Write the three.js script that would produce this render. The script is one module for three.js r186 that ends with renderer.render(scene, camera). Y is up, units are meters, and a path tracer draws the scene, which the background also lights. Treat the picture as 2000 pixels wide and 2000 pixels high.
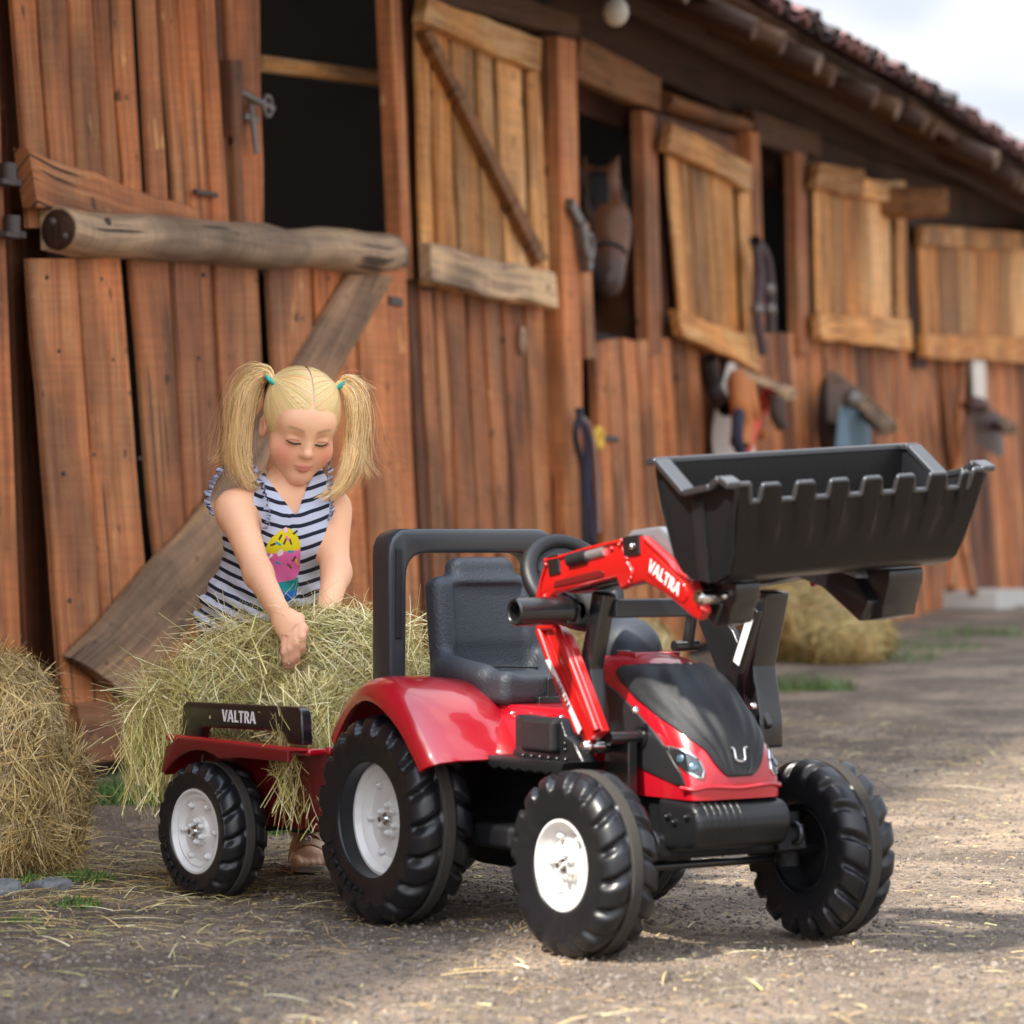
import * as THREE from 'three';
import { mergeGeometries, mergeVertices, toCreasedNormals } from 'three/addons/utils/BufferGeometryUtils.js';
import { RoundedBoxGeometry } from 'three/addons/geometries/RoundedBoxGeometry.js';
import { TextGeometry } from 'three/addons/geometries/TextGeometry.js';
import { FontLoader } from 'three/addons/loaders/FontLoader.js';

// ---------------------------------------------------------------- camera, sky, sun, exposure
const scene = new THREE.Scene();
const EYE = 0.725, FPX = 6500;                                   // eye height; focal length in pixels of a 2000-pixel frame
const camera = new THREE.PerspectiveCamera(2 * Math.atan(1000 / FPX) * 180 / Math.PI, 1, 0.1, 600);
camera.position.set(0, EYE, 0);
camera.rotation.x = Math.atan(30 / FPX);
camera.focus = 6.75;
camera.userData.fStop = 4.3;
scene.add(camera);
const renderer = new THREE.WebGLRenderer({ antialias: true });
renderer.setSize(1024, 1024);
renderer.toneMapping = THREE.LinearToneMapping;
renderer.toneMappingExposure = 3.05;
renderer.shadowMap.enabled = true;

let seed = 1234567;
const rnd = () => { seed = (seed + 0x6D2B79F5) | 0; let t = Math.imul(seed ^ (seed >>> 15), 1 | seed); t = (t + Math.imul(t ^ (t >>> 7), 61 | t)) ^ t; return ((t ^ (t >>> 14)) >>> 0) / 4294967296; };
const rr = (a, b) => a + (b - a) * rnd();
const pick = (a) => a[Math.floor(rnd() * a.length)];
const lerp = (a, b, t) => a + (b - a) * t, clamp = (x, a = 0, b = 1) => Math.min(b, Math.max(a, x));
const sstep = (a, b, x) => { const t = clamp((x - a) / (b - a)); return t * t * (3 - 2 * t); };
const V = (x, y, z) => new THREE.Vector3(x, y, z);
const hash = (x, y, z = 0) => { let h = Math.imul(x | 0, 374761393) + Math.imul(y | 0, 668265263) + Math.imul(z | 0, 1274126177); h = Math.imul(h ^ (h >>> 13), 1103515245); return ((h ^ (h >>> 16)) >>> 0) / 4294967296; };
const mod = (a, n) => ((a % n) + n) % n;
function vn(x, y, px = 1e6, py = 1e6, s = 0) {                     // periodic value noise
  const xi = Math.floor(x), yi = Math.floor(y); let fx = x - xi, fy = y - yi; fx = fx * fx * (3 - 2 * fx); fy = fy * fy * (3 - 2 * fy);
  const x0 = mod(xi, px), x1 = mod(xi + 1, px), y0 = mod(yi, py), y1 = mod(yi + 1, py);
  return lerp(lerp(hash(x0, y0, s), hash(x1, y0, s), fx), lerp(hash(x0, y1, s), hash(x1, y1, s), fx), fy);
}
function fbm(x, y, px, py, oct = 4, s = 0) { let a = 0, w = 0.5, t = 0; for (let o = 0; o < oct; o++) { a += w * vn(x, y, px, py, s + o); t += w; x *= 2; y *= 2; px *= 2; py *= 2; w *= 0.5; } return a / t; }
function vn3(x, y, z, s = 0) { const zi = Math.floor(z), f = z - zi, u = f * f * (3 - 2 * f); return lerp(vn(x, y, 1e6, 1e6, zi * 7 + s), vn(x, y, 1e6, 1e6, zi * 7 + 7 + s), u); }

{ // a bright sky of thin broken cloud
  const w = 1024, h = 512, d = new Float32Array(w * h * 4);
  for (let j = 0; j < h; j++) for (let i = 0; i < w; i++) {
    const el = ((j + 0.5) / h - 0.5) * Math.PI, az = (i + 0.5) / w * 2 * Math.PI - Math.PI;
    const y = Math.sin(el), x = Math.cos(el) * Math.cos(az), z = Math.cos(el) * Math.sin(az), k = 1 / (Math.max(y, 0) + 0.22);
    const n = 0.55 * vn(x * k * 2.1 + 40, z * k * 2.1 + 17, 1e6, 1e6, 3) + 0.28 * vn(x * k * 5 + 9, z * k * 5 + 31, 1e6, 1e6, 4) + 0.17 * vn(x * k * 11, z * k * 11 + 5, 1e6, 1e6, 5);
    const n2 = 0.6 * vn(x * k * 7 + 3, z * k * 7 + y * 9, 1e6, 1e6, 13) + 0.4 * vn(x * k * 16 + 8, z * k * 16 + y * 20, 1e6, 1e6, 14), c = sstep(0.36, 0.66, 0.45 * n + 0.55 * n2), g = sstep(0.5, 0.85, n);
    const blue = [0.42 + 0.15 * (1 - Math.max(y, 0)), 0.53 + 0.10 * (1 - Math.max(y, 0)), 0.72], white = [0.80 - 0.05 * g, 0.80 - 0.04 * g, 0.81 - 0.02 * g];
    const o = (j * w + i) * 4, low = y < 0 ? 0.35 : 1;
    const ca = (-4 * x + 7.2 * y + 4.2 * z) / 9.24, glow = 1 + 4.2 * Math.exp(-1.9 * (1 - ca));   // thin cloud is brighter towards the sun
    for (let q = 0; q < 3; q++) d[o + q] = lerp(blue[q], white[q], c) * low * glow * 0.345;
    d[o + 3] = 1;
  }
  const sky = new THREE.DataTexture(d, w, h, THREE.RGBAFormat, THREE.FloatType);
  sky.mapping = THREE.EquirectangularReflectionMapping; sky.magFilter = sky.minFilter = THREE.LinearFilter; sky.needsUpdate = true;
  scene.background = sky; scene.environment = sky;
}
const sun = new THREE.DirectionalLight(new THREE.Color(1.0, 0.93, 0.82), 2.75);
sun.position.set(-4.0, 7.2, 4.2 - 6); sun.target.position.set(0, 0, -6);
sun.castShadow = true; sun.shadow.radius = 5; sun.shadow.mapSize.set(4096, 4096);
Object.assign(sun.shadow.camera, { left: -14, right: 14, top: 14, bottom: -14, near: 0.1, far: 60 });
scene.add(sun, sun.target);

// ---------------------------------------------------------------- helpers
const used = {};
function numbered(name) { const n = used[name] = (used[name] ?? -1) + 1; return n ? `${name}_${String(n).padStart(3, '0')}` : name; }
function shade(o) { o.traverse((m) => { if (m.isMesh) { m.castShadow = true; m.receiveShadow = true; } }); return o; }
function thing(name, label, category, pos = [0, 0, 0], turn = 0, group) {
  const o = new THREE.Group(); o.name = numbered(name); o.position.set(...pos); o.rotation.y = turn;
  o.userData = { label, category }; if (group) o.userData.group = group; scene.add(o); return o;
}
function mesh(name, geo, mat, parent = scene) {
  if (Array.isArray(geo)) geo = merge(geo);
  const m = new THREE.Mesh(geo, mat); m.name = parent === scene ? numbered(name) : name; m.castShadow = m.receiveShadow = true; parent.add(m); return m;
}
function part(name, parent, pos = [0, 0, 0]) { const g = new THREE.Group(); g.name = name; g.position.set(...pos); parent.add(g); return g; }
function tag(o, label, category, group, kind) { Object.assign(o.userData, { label, category }); if (group) o.userData.group = group; if (kind) o.userData.kind = kind; return o; }
function merge(list) {
  const keep = list.some((g) => g.attributes.color) ? ['position', 'normal', 'uv', 'color'] : ['position', 'normal', 'uv'];
  return mergeGeometries(list.map((g) => {
    g = g.index ? g.toNonIndexed() : g; if (!g.attributes.normal) g.computeVertexNormals();
    const n = g.attributes.position.count;
    if (!g.attributes.uv) g.setAttribute('uv', new THREE.BufferAttribute(new Float32Array(n * 2), 2));
    if (keep.includes('color') && !g.attributes.color) g.setAttribute('color', new THREE.BufferAttribute(new Float32Array(n * 3).fill(1), 3));
    for (const k of Object.keys(g.attributes)) if (!keep.includes(k)) g.deleteAttribute(k);
    return g;
  }));
}
const tr = (g, x = 0, y = 0, z = 0, rx = 0, ry = 0, rz = 0, s = 1) => g.applyMatrix4(new THREE.Matrix4().compose(V(x, y, z), new THREE.Quaternion().setFromEuler(new THREE.Euler(rx, ry, rz)), typeof s === 'number' ? V(s, s, s) : V(...s)));
const rbox = (w, h, d, r = 0.004, seg = 2) => new RoundedBoxGeometry(w, h, d, seg, Math.min(r, w / 2.01, h / 2.01, d / 2.01));
const at3 = (px, py, Z) => V((px - 1000) / FPX * Z, EYE - (py - 1030) / FPX * Z, -Z);       // where a sight line meets a distance
function cyl(a, b, r, r2 = r, seg = 16) {                             // a cylinder between two points
  a = a.isVector3 ? a : V(...a); b = b.isVector3 ? b : V(...b); const d = b.clone().sub(a), g = new THREE.CylinderGeometry(r2, r, d.length(), seg);
  return g.applyMatrix4(new THREE.Matrix4().compose(a.clone().add(b).multiplyScalar(0.5), new THREE.Quaternion().setFromUnitVectors(V(0, 1, 0), d.normalize()), V(1, 1, 1)));
}
function beam(a, b, w, h, up = V(0, 0, 1), r = 0.004) {               // a rounded bar between two points; w along up
  a = a.isVector3 ? a : V(...a); b = b.isVector3 ? b : V(...b); const x = b.clone().sub(a), len = x.length(); x.normalize();
  const y = up.clone().cross(x).normalize(), z = x.clone().cross(y);
  return rbox(len, h, w, r).applyMatrix4(new THREE.Matrix4().makeBasis(x, y, z).setPosition(a.clone().add(b).multiplyScalar(0.5)));
}
function tube(pts, r, seg = 24, rad = 8, closed = false) { return new THREE.TubeGeometry(new THREE.CatmullRomCurve3(pts.map((p) => p.isVector3 ? p : V(...p)), closed), seg, r, rad, closed); }
function plate(pts, depth, bevel = 0.003, holes) {                    // an outline in x,y with thickness along z, centred
  const s = new THREE.Shape(pts.map((p) => new THREE.Vector2(...p))); if (holes) for (const h of holes) s.holes.push(new THREE.Path(h.map((p) => new THREE.Vector2(...p))));
  const g = new THREE.ExtrudeGeometry(s, { depth: depth - 2 * bevel, bevelEnabled: bevel > 0, bevelThickness: bevel, bevelSize: bevel, bevelOffset: -bevel, bevelSegments: 3, curveSegments: 12 });
  return toCreasedNormals(g.translate(0, 0, -depth / 2 + bevel), 0.6);
}
function roundPoly(pts, r) {                                          // rounds the corners of an outline
  const out = [], n = pts.length;
  pts.forEach((p, i) => {
    const a = new THREE.Vector2(...pts[(i + n - 1) % n]), b = new THREE.Vector2(...p), c = new THREE.Vector2(...pts[(i + 1) % n]), rad = p[2] ?? r;
    const u = a.clone().sub(b), v = c.clone().sub(b), k = Math.min(rad, u.length() / 2.1, v.length() / 2.1); u.setLength(k).add(b); v.setLength(k).add(b);
    for (let q = 0; q <= 5; q++) { const t = q / 5; out.push([(1 - t) ** 2 * u.x + 2 * t * (1 - t) * b.x + t * t * v.x, (1 - t) ** 2 * u.y + 2 * t * (1 - t) * b.y + t * t * v.y]); }
  });
  return out;
}
function grid(nu, nv, f, closedU = false) {                           // a sheet of (nu+1) x (nv+1) points; f(u, v) -> [x, y, z, (uvx, uvy)]
  const p = new Float32Array((nu + 1) * (nv + 1) * 3), uv = new Float32Array((nu + 1) * (nv + 1) * 2), idx = [];
  for (let j = 0; j <= nv; j++) for (let i = 0; i <= nu; i++) { const o = j * (nu + 1) + i, q = f(i / nu, j / nv); p.set([q[0], q[1], q[2]], o * 3); uv.set([q[3] ?? i / nu, q[4] ?? j / nv], o * 2); }
  for (let j = 0; j < nv; j++) for (let i = 0; i < nu; i++) { const a = j * (nu + 1) + i, b = a + 1, c = a + nu + 1, d = c + 1; idx.push(a, b, d, a, d, c); }
  const g = new THREE.BufferGeometry(); g.setAttribute('position', new THREE.BufferAttribute(p, 3)); g.setAttribute('uv', new THREE.BufferAttribute(uv, 2)); g.setIndex(idx); g.computeVertexNormals();
  if (closedU) { const n = g.attributes.normal; for (let j = 0; j <= nv; j++) { const a = j * (nu + 1), b = a + nu, v = V(n.getX(a) + n.getX(b), n.getY(a) + n.getY(b), n.getZ(a) + n.getZ(b)).normalize(); n.setXYZ(a, v.x, v.y, v.z); n.setXYZ(b, v.x, v.y, v.z); } }
  return g;
}
// surface nets: the zero surface of a distance field as an indexed mesh
function solid(sdf, lo, hi, cell) {
  const n = [0, 1, 2].map((k) => Math.ceil((hi[k] - lo[k]) / cell) + 1), [nx, ny, nz] = n, f = new Float32Array(nx * ny * nz), id = (x, y, z) => (z * ny + y) * nx + x;
  for (let z = 0; z < nz; z++) for (let y = 0; y < ny; y++) for (let x = 0; x < nx; x++) f[id(x, y, z)] = sdf(lo[0] + x * cell, lo[1] + y * cell, lo[2] + z * cell);
  const vid = new Int32Array(nx * ny * nz).fill(-1), pos = [], idx = [];
  for (let z = 0; z < nz - 1; z++) for (let y = 0; y < ny - 1; y++) for (let x = 0; x < nx - 1; x++) {
    let m = 0, cx = 0, cy = 0, cz = 0, c = 0; const v = [];
    for (let k = 0; k < 8; k++) { v[k] = f[id(x + (k & 1), y + ((k >> 1) & 1), z + (k >> 2))]; if (v[k] < 0) m |= 1 << k; }
    if (m === 0 || m === 255) continue;
    for (const [a, b] of EDGES) if (((m >> a) & 1) !== ((m >> b) & 1)) { const t = v[a] / (v[a] - v[b]); cx += lerp(a & 1, b & 1, t); cy += lerp((a >> 1) & 1, (b >> 1) & 1, t); cz += lerp(a >> 2, b >> 2, t); c++; }
    vid[id(x, y, z)] = pos.length / 3; pos.push(lo[0] + (x + cx / c) * cell, lo[1] + (y + cy / c) * cell, lo[2] + (z + cz / c) * cell);
  }
  const quad = (a, b, c, d, flip) => { if (a < 0 || b < 0 || c < 0 || d < 0) return; if (flip) idx.push(a, c, b, a, d, c); else idx.push(a, b, c, a, c, d); };
  for (let z = 1; z < nz - 1; z++) for (let y = 1; y < ny - 1; y++) for (let x = 1; x < nx - 1; x++) {
    const s = f[id(x, y, z)] < 0;
    if (s !== f[id(x + 1, y, z)] < 0) quad(vid[id(x, y - 1, z - 1)], vid[id(x, y, z - 1)], vid[id(x, y, z)], vid[id(x, y - 1, z)], !s);
    if (s !== f[id(x, y + 1, z)] < 0) quad(vid[id(x - 1, y, z - 1)], vid[id(x - 1, y, z)], vid[id(x, y, z)], vid[id(x, y, z - 1)], !s);
    if (s !== f[id(x, y, z + 1)] < 0) quad(vid[id(x - 1, y - 1, z)], vid[id(x, y - 1, z)], vid[id(x, y, z)], vid[id(x - 1, y, z)], !s);
  }
  const g = new THREE.BufferGeometry(); g.setAttribute('position', new THREE.Float32BufferAttribute(pos, 3)); g.setIndex(idx); g.computeVertexNormals(); return g;
}
const EDGES = [[0, 1], [2, 3], [4, 5], [6, 7], [0, 2], [1, 3], [4, 6], [5, 7], [0, 4], [1, 5], [2, 6], [3, 7]];
const smin = (a, b, k) => { const h = Math.max(k - Math.abs(a - b), 0) / k; return Math.min(a, b) - h * h * k * 0.25; };
const smax = (a, b, k) => -smin(-a, -b, k);
const capsule = (a, b, r1, r2 = r1) => { a = a.isVector3 ? a : V(...a); b = b.isVector3 ? b : V(...b); const bx = b.x - a.x, by = b.y - a.y, bz = b.z - a.z, l = bx * bx + by * by + bz * bz || 1e-9; return (x, y, z) => { const px = x - a.x, py = y - a.y, pz = z - a.z, t = clamp((px * bx + py * by + pz * bz) / l); return Math.hypot(px - bx * t, py - by * t, pz - bz * t) - lerp(r1, r2, t); }; };
const ellip = (c, r) => (x, y, z) => { const a = (x - c[0]) / r[0], b = (y - c[1]) / r[1], d = (z - c[2]) / r[2], k0 = Math.hypot(a, b, d), k1 = Math.hypot(a / r[0], b / r[1], d / r[2]); return k1 < 1e-6 ? -Math.min(...r) : k0 * (k0 - 1) / k1; };
const join = (list, k) => (x, y, z) => { let d = 1e9; for (const f of list) d = smin(d, f(x, y, z), k); return d; };
function paint(g, f) { const p = g.attributes.position, n = g.attributes.normal, c = new Float32Array(p.count * 3); for (let i = 0; i < p.count; i++) c.set(f(p.getX(i), p.getY(i), p.getZ(i), n.getX(i), n.getY(i), n.getZ(i)), i * 3); g.setAttribute('color', new THREE.BufferAttribute(c, 3)); return g; }
// ---------------------------------------------------------------- textures
function tex(w, h, f, srgb, repeat) {                               // f(u, v, i, j) -> grey or [r, g, b] in 0..1
  const d = new Uint8Array(w * h * 4);
  for (let j = 0; j < h; j++) for (let i = 0; i < w; i++) { let c = f(i / w, j / h, i, j); if (typeof c === 'number') c = [c, c, c]; const o = (j * w + i) * 4; for (let q = 0; q < 3; q++) d[o + q] = clamp(c[q]) * 255; d[o + 3] = 255; }
  const t = new THREE.DataTexture(d, w, h); t.wrapS = t.wrapT = THREE.RepeatWrapping; t.magFilter = THREE.LinearFilter; t.minFilter = THREE.LinearMipmapLinearFilter; t.generateMipmaps = true;
  if (srgb) t.colorSpace = THREE.SRGBColorSpace; if (repeat) t.repeat.set(...repeat); t.needsUpdate = true; return t;
}
const mix3 = (a, b, t) => [lerp(a[0], b[0], t), lerp(a[1], b[1], t), lerp(a[2], b[2], t)];
const std = (o) => new THREE.MeshStandardMaterial(o), phys = (o) => new THREE.MeshPhysicalMaterial(o);
const lin = (r, g, b) => new THREE.Color().setRGB(r, g, b);

// ---------------------------------------------------------------- ground
const rise = (Z) => 0.018 * Math.max(0, Z - 9) + 0.0 ;
const groundY = (X, Z) => rise(Z) + 0.026 * (vn(X * 1.7 + 50, Z * 1.7 + 9) - 0.5) + 0.012 * (vn(X * 3.1 + Z, Z * 3.1 + 29) - 0.5) + 0.007 * (vn(X * 6 + 5, Z * 6) - 0.5) - 0.002;
{
  const T = 1024;
  const dirtH = tex(T, T, (u, v) => { const a = fbm(u * 16, v * 16, 16, 16, 5, 11), b = vn(u * 180, v * 180, 180, 180, 31), c = vn(u * 420, v * 420, 420, 420, 33); return clamp(0.15 + 0.5 * a + 0.28 * b * b + 0.14 * c); });
  const dirtC = tex(T, T, (u, v) => {
    const a = fbm(u * 6, v * 6, 6, 6, 6, 21), b = vn(u * 150, v * 150, 150, 150, 41), c = fbm(u * 40, v * 40, 40, 40, 3, 51), p = vn(u * 300, v * 300, 300, 300, 61);
    let k = mix3([0.36, 0.325, 0.30], [0.52, 0.47, 0.425], sstep(0.3, 0.7, a));
    k = mix3(k, [0.27, 0.24, 0.22], 0.6 * sstep(0.6, 0.8, c)); k = mix3(k, [0.60, 0.55, 0.49], 0.55 * sstep(0.74, 0.92, p)); k = mix3(k, [0.22, 0.195, 0.18], 0.5 * sstep(0.7, 0.9, b));
    return k;
  }, true);
  dirtH.repeat.set(1 / 1.3, 1 / 1.3); dirtC.repeat.set(1 / 1.7, 1 / 1.7);
  const m = std({ map: dirtC, bumpMap: dirtH, bumpScale: 0.028, roughness: 0.95, vertexColors: true });
  const g = grid(420, 460, (u, v) => {
    const a = u * 2 - 1, X = 4.2 * a + 75 * Math.sign(a) * Math.abs(a) ** 7 + 0.6, Z = -6 + 24 * (1 - (1 - v) ** 1.0) + 110 * v ** 14;
    return [X, groundY(X, Z), -Z, X, Z];
  });
  const N = g.attributes.position.count, c = new Float32Array(N * 3);
  for (let i = 0; i < N; i++) { const X = g.attributes.position.getX(i), Z = -g.attributes.position.getZ(i), n = fbm(X * 0.9 + 7, Z * 0.9, 1e6, 1e6, 4, 71), q = fbm(X * 3 + 7, Z * 3, 1e6, 1e6, 3, 72), k = 0.74 + 0.5 * n + 0.22 * (q - 0.5); c.set([k * 1.38, k * 1.27, k * (1.13 - 0.06 * n)], i * 3); }
  g.setAttribute('color', new THREE.BufferAttribute(c, 3));
  // the grid runs away from the camera along -z: turn its faces up
  const ix = g.index.array; if (g.attributes.normal.getY(1000) < 0) { for (let i = 0; i < ix.length; i += 3) { const t = ix[i]; ix[i] = ix[i + 1]; ix[i + 1] = t; } g.computeVertexNormals(); }
  const o = mesh('ground', g, m); o.userData.kind = 'structure'; o.userData.label = 'packed brown dirt yard with crumbs of straw in front of the stable';
}
// loose bits on the ground
function scatter(name, geo, mat, list, label, category, parent = scene, kind = 'stuff') {   // list: [x, y, z, rx, ry, rz, sx, sy, sz, r, g, b]
  const m = new THREE.InstancedMesh(geo, mat, list.length), M = new THREE.Matrix4(), q = new THREE.Quaternion(), e = new THREE.Euler(), c = new THREE.Color();
  list.forEach((p, i) => { q.setFromEuler(e.set(p[3], p[4], p[5], 'YXZ')); m.setMatrixAt(i, M.compose(V(p[0], p[1], p[2]), q, V(p[6], p[7], p[8]))); m.setColorAt(i, c.setRGB(p[9], p[10], p[11])); });
  m.name = parent === scene ? numbered(name) : name; m.castShadow = m.receiveShadow = true; m.userData.kind = kind; if (label) m.userData.label = label; if (category) m.userData.category = category; parent.add(m); return m;
}
function bladeGeo(bend, seg = 5, tip = 0.35) {                        // a dry stalk, one unit long along x, one unit wide, arched in y
  const p = [], idx = [];
  for (let i = 0; i <= seg; i++) { const t = i / seg, x = t - 0.5, y = bend * (0.25 - x * x), w = 0.5 * lerp(1, tip, t * t); p.push(x, y, -w, x, y + 0.0, w); if (i < seg) { const a = 2 * i; idx.push(a, a + 1, a + 3, a, a + 3, a + 2); } }
  const g = new THREE.BufferGeometry(); g.setAttribute('position', new THREE.Float32BufferAttribute(p, 3)); g.setIndex(idx); g.computeVertexNormals(); return g;
}
const strawMat = std({ color: 0xffffff, roughness: 0.55, side: THREE.DoubleSide });
const clodGeo = new THREE.IcosahedronGeometry(1, 0);
const GOLD = [[0.66, 0.45, 0.17], [0.78, 0.58, 0.26], [0.54, 0.34, 0.11], [0.68, 0.51, 0.20], [0.38, 0.24, 0.08]], GREEN = [[0.72, 0.63, 0.23], [0.82, 0.71, 0.33], [0.56, 0.53, 0.17], [0.92, 0.82, 0.48], [0.36, 0.34, 0.10]];
{
  const clods = [], bits = [];
  for (let i = 0; i < 52000; i++) {
    const Z = 4.2 + 7 * rnd() ** 1.6, X = rr(-0.18, 0.18) * Z, s = 0.0012 + 0.0042 * rnd() ** 3.2 + (rnd() < 0.012 ? rr(0.003, 0.007) : 0), k = rr(0.5, 1.25);
    clods.push([X, groundY(X, Z) + s * 0.25, -Z, rr(0, 6), rr(0, 6), rr(0, 6), s * rr(0.8, 1.6), s * rr(0.5, 1), s, 0.21 * k, 0.175 * k, 0.145 * k]);
  }
  scatter('gravel', clodGeo, std({ color: 0xffffff, roughness: 0.95, flatShading: true }), clods, 'crumbs of earth and grit over the dirt yard', 'grit');
  const near = (X, Z) => 1.3 * Math.exp(-(((X + 1.0) / 0.35) ** 2 + ((Z - 6.75) / 0.5) ** 2)) + Math.exp(-(((X + 0.75) / 0.5) ** 2 + ((Z - 6.7) / 0.8) ** 2)) + 0.6 * Math.exp(-(((X + 0.45) / 0.45) ** 2 + ((Z - 7.0) / 0.6) ** 2)) + 0.5 * Math.exp(-(((X - 1.1) / 0.8) ** 2 + ((Z - 10.8) / 1.6) ** 2));
  for (let i = 0; i < 46000; i++) {
    const Z = 4.3 + 9 * rnd() ** 1.5, X = rr(-0.2, 0.2) * Z, d = 0.11 + near(X, Z) * 1.2; if (rnd() > d) continue;
    const big = rnd() < 0.12 + 0.3 * near(X, Z), L = big ? rr(0.03, 0.17) : rr(0.006, 0.035), c = rnd() < 0.3 ? pick(GREEN) : pick(GOLD), k = rr(0.7, 1.25);
    bits.push([X, groundY(X, Z) + 0.004 + rnd() * 0.004, -Z, rr(-0.4, 0.4), rr(0, 6.3), rr(-0.06, 0.06), L, L * 0.6, rr(0.0012, 0.003), c[0] * k, c[1] * k, c[2] * k]);
  }
  scatter('loose_straw', bladeGeo(0.25), strawMat, bits, 'scattered straw and chaff lying on the dirt yard', 'straw');
}
function tuft(name, cx, cz, r, n, label, H = 0.05) {
  const l = []; const Z0 = -cz;
  for (let i = 0; i < n; i++) { const a = rr(0, 6.3), q = r * Math.sqrt(rnd()), X = cx + q * Math.cos(a) * 1.4, Z = Z0 + q * Math.sin(a), h = H * rr(0.5, 1.3) * (1 - 0.5 * q / r), k = rr(0.6, 1.3); l.push([X, groundY(X, Z) + h * 0.42, -Z, rr(-0.7, 0.7), rr(0, 6.3), Math.PI / 2 + rr(-0.7, 0.7), h, h * 0.5, rr(0.002, 0.0045), 0.10 * k, 0.19 * k, 0.035 * k]); }
  return scatter(name, bladeGeo(0.5), strawMat, l, label, 'grass');
}
const gp = (px, py) => { let Z = FPX * EYE / (py - 1030); if (Z > 9) Z = (EYE + 0.162) / ((py - 1030) / FPX + 0.018); return [(px - 1000) / FPX * Z, -Z]; };
for (const [px, py, r, n, label, H] of [
  [150, 1775, 0.035, 160, 'small green weed tuft in the straw at the lower left', 0.028], [165, 1725, 0.05, 220, 'low grass beside the grey stone by the hay bale', 0.03], [65, 1730, 0.03, 90, 'few grass blades between the two grey stones', 0.03], [45, 1800, 0.03, 60, 'sparse weed at the lower left edge of the frame', 0.02],
  [230, 1560, 0.12, 700, 'green grass under the left end of the trailer hay', 0.08], [300, 1565, 0.12, 500, 'green grass behind the trailer wheel at the foot of the gate', 0.07], [380, 1560, 0.08, 300, 'grass strip between trailer tub and gate foot', 0.06],
  [535, 1630, 0.03, 80, 'little green sprig beside the trailer wheel', 0.03], [1570, 1345, 0.16, 420, 'green grass patch right of the loader post', 0.10], [1560, 1292, 0.25, 500, 'grass along the foot of the far hay bale', 0.09], [1700, 1290, 0.25, 360, 'grass right of the far hay bale', 0.08], [1905, 1240, 0.22, 260, 'grass tuft in the yard near the right edge', 0.09], [1820, 1265, 0.25, 260, 'thin grass in the yard behind the raised bucket', 0.07], [1500, 1240, 0.3, 300, 'grass behind the loader at the stable foot', 0.10],
]) { const [x, z] = gp(px, py); tuft('grass', x, z, r, n, label, H); }

// ---------------------------------------------------------------- the stable
const WA = 71 * Math.PI / 180, WD = [Math.cos(WA), Math.sin(WA)];      // the wall runs away from the camera: x = along it, z = out from it
const W0 = [-1.209, 9.5], TAN = WD[0] / WD[1];
const barn = thing('stable', 'long weathered stable with red-brown plank walls, split doors and tiled roof', 'stable', [W0[0], 0, -W0[1]], WA);
function wl(px, py, o = 0) {                                           // a sight line met with the wall plane (or one o metres in front of it): [along, up]
  const u = (px - 1000) / FPX, X0 = W0[0] + o * WD[1], Z0 = W0[1] - o * WD[0], Z = (TAN * Z0 - X0) / (TAN - u);
  return [(u * Z - X0) * WD[0] + (Z - Z0) * WD[1], EYE - (py - 1030) / FPX * Z];
}
const woodTex = {};
function woodMap(name, base, dark, worn, wornAmt, s) {
  const w = 512, h = 1024;
  const H = (u, v) => { const q = u + 0.035 * (vn(u * 5, v * 4, 5, 4, s) - 0.5); return 0.42 * vn(q * 70, v * 5, 70, 5, s + 1) + 0.33 * vn(q * 190, v * 12, 190, 12, s + 2) + 0.25 * vn(q * 34, v * 3, 34, 3, s + 3); };
  const crack = (u, v) => { const q = u + 0.03 * (vn(u * 4, v * 6, 4, 6, s + 9) - 0.5); return sstep(0.80, 0.92, vn(q * 60, v * 3.0, 60, 3, s + 10)) * sstep(0.45, 0.7, vn(u * 9, v * 5, 9, 5, s + 11)); };
  const c = tex(w, h, (u, v) => {
    const g = H(u, v), big = fbm(u * 6, v * 8, 6, 8, 4, s + 5), b2 = fbm(u * 14, v * 30, 14, 30, 3, s + 6), wear = sstep(0.52, 0.72, 0.55 * fbm(u * 8, v * 6, 8, 6, 5, s + 7) + 0.45 * g + 0.10 * b2);
    let k = mix3(base, dark, clamp(1.5 * (0.62 - g))); k = k.map((x) => x * (0.82 + 0.36 * big)); k = mix3(k, worn, wornAmt * wear); k = mix3(k, [0.10, 0.07, 0.05], 0.75 * crack(u, v));
    const kn = vn(u * 24, v * 36, 24, 36, s + 21) * 0.8 + 0.2 * vn(u * 60, v * 60, 60, 60, s + 22); if (kn > 0.85) k = mix3(k, [0.19, 0.115, 0.075], 0.65 * sstep(0.85, 0.93, kn)); const fl = vn(u * 46, v * 30, 46, 30, s + 23) * vn(u * 11, v * 9, 11, 9, s + 24); if (fl > 0.66) k = mix3(k, [0.80, 0.60, 0.38], 0.8 * sstep(0.66, 0.76, fl)); const saw = vn(v * 190, u * 5, 190, 5, s + 25); k = k.map((x) => x * (0.95 + 0.10 * saw)); const dirt = sstep(0.5, 0.8, fbm(u * 5, v * 4, 5, 4, 4, s + 26)); k = mix3(k, k.map((x) => x * 0.62), 0.7 * dirt);
    const sp = vn(u * 130, v * 200, 130, 200, s + 8); if (sp > 0.93) k = mix3(k, worn, 0.5); else if (sp < 0.03) k = mix3(k, [0.12, 0.08, 0.06], 0.6);
    return k;
  }, true);
  const b = tex(w, h, (u, v) => clamp(0.25 + 0.75 * H(u, v) - 0.7 * crack(u, v)));
  woodTex[name] = [c, b];
}
woodMap('red', [0.68, 0.425, 0.265], [0.50, 0.285, 0.165], [0.70, 0.54, 0.39], 0.42, 101);
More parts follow.
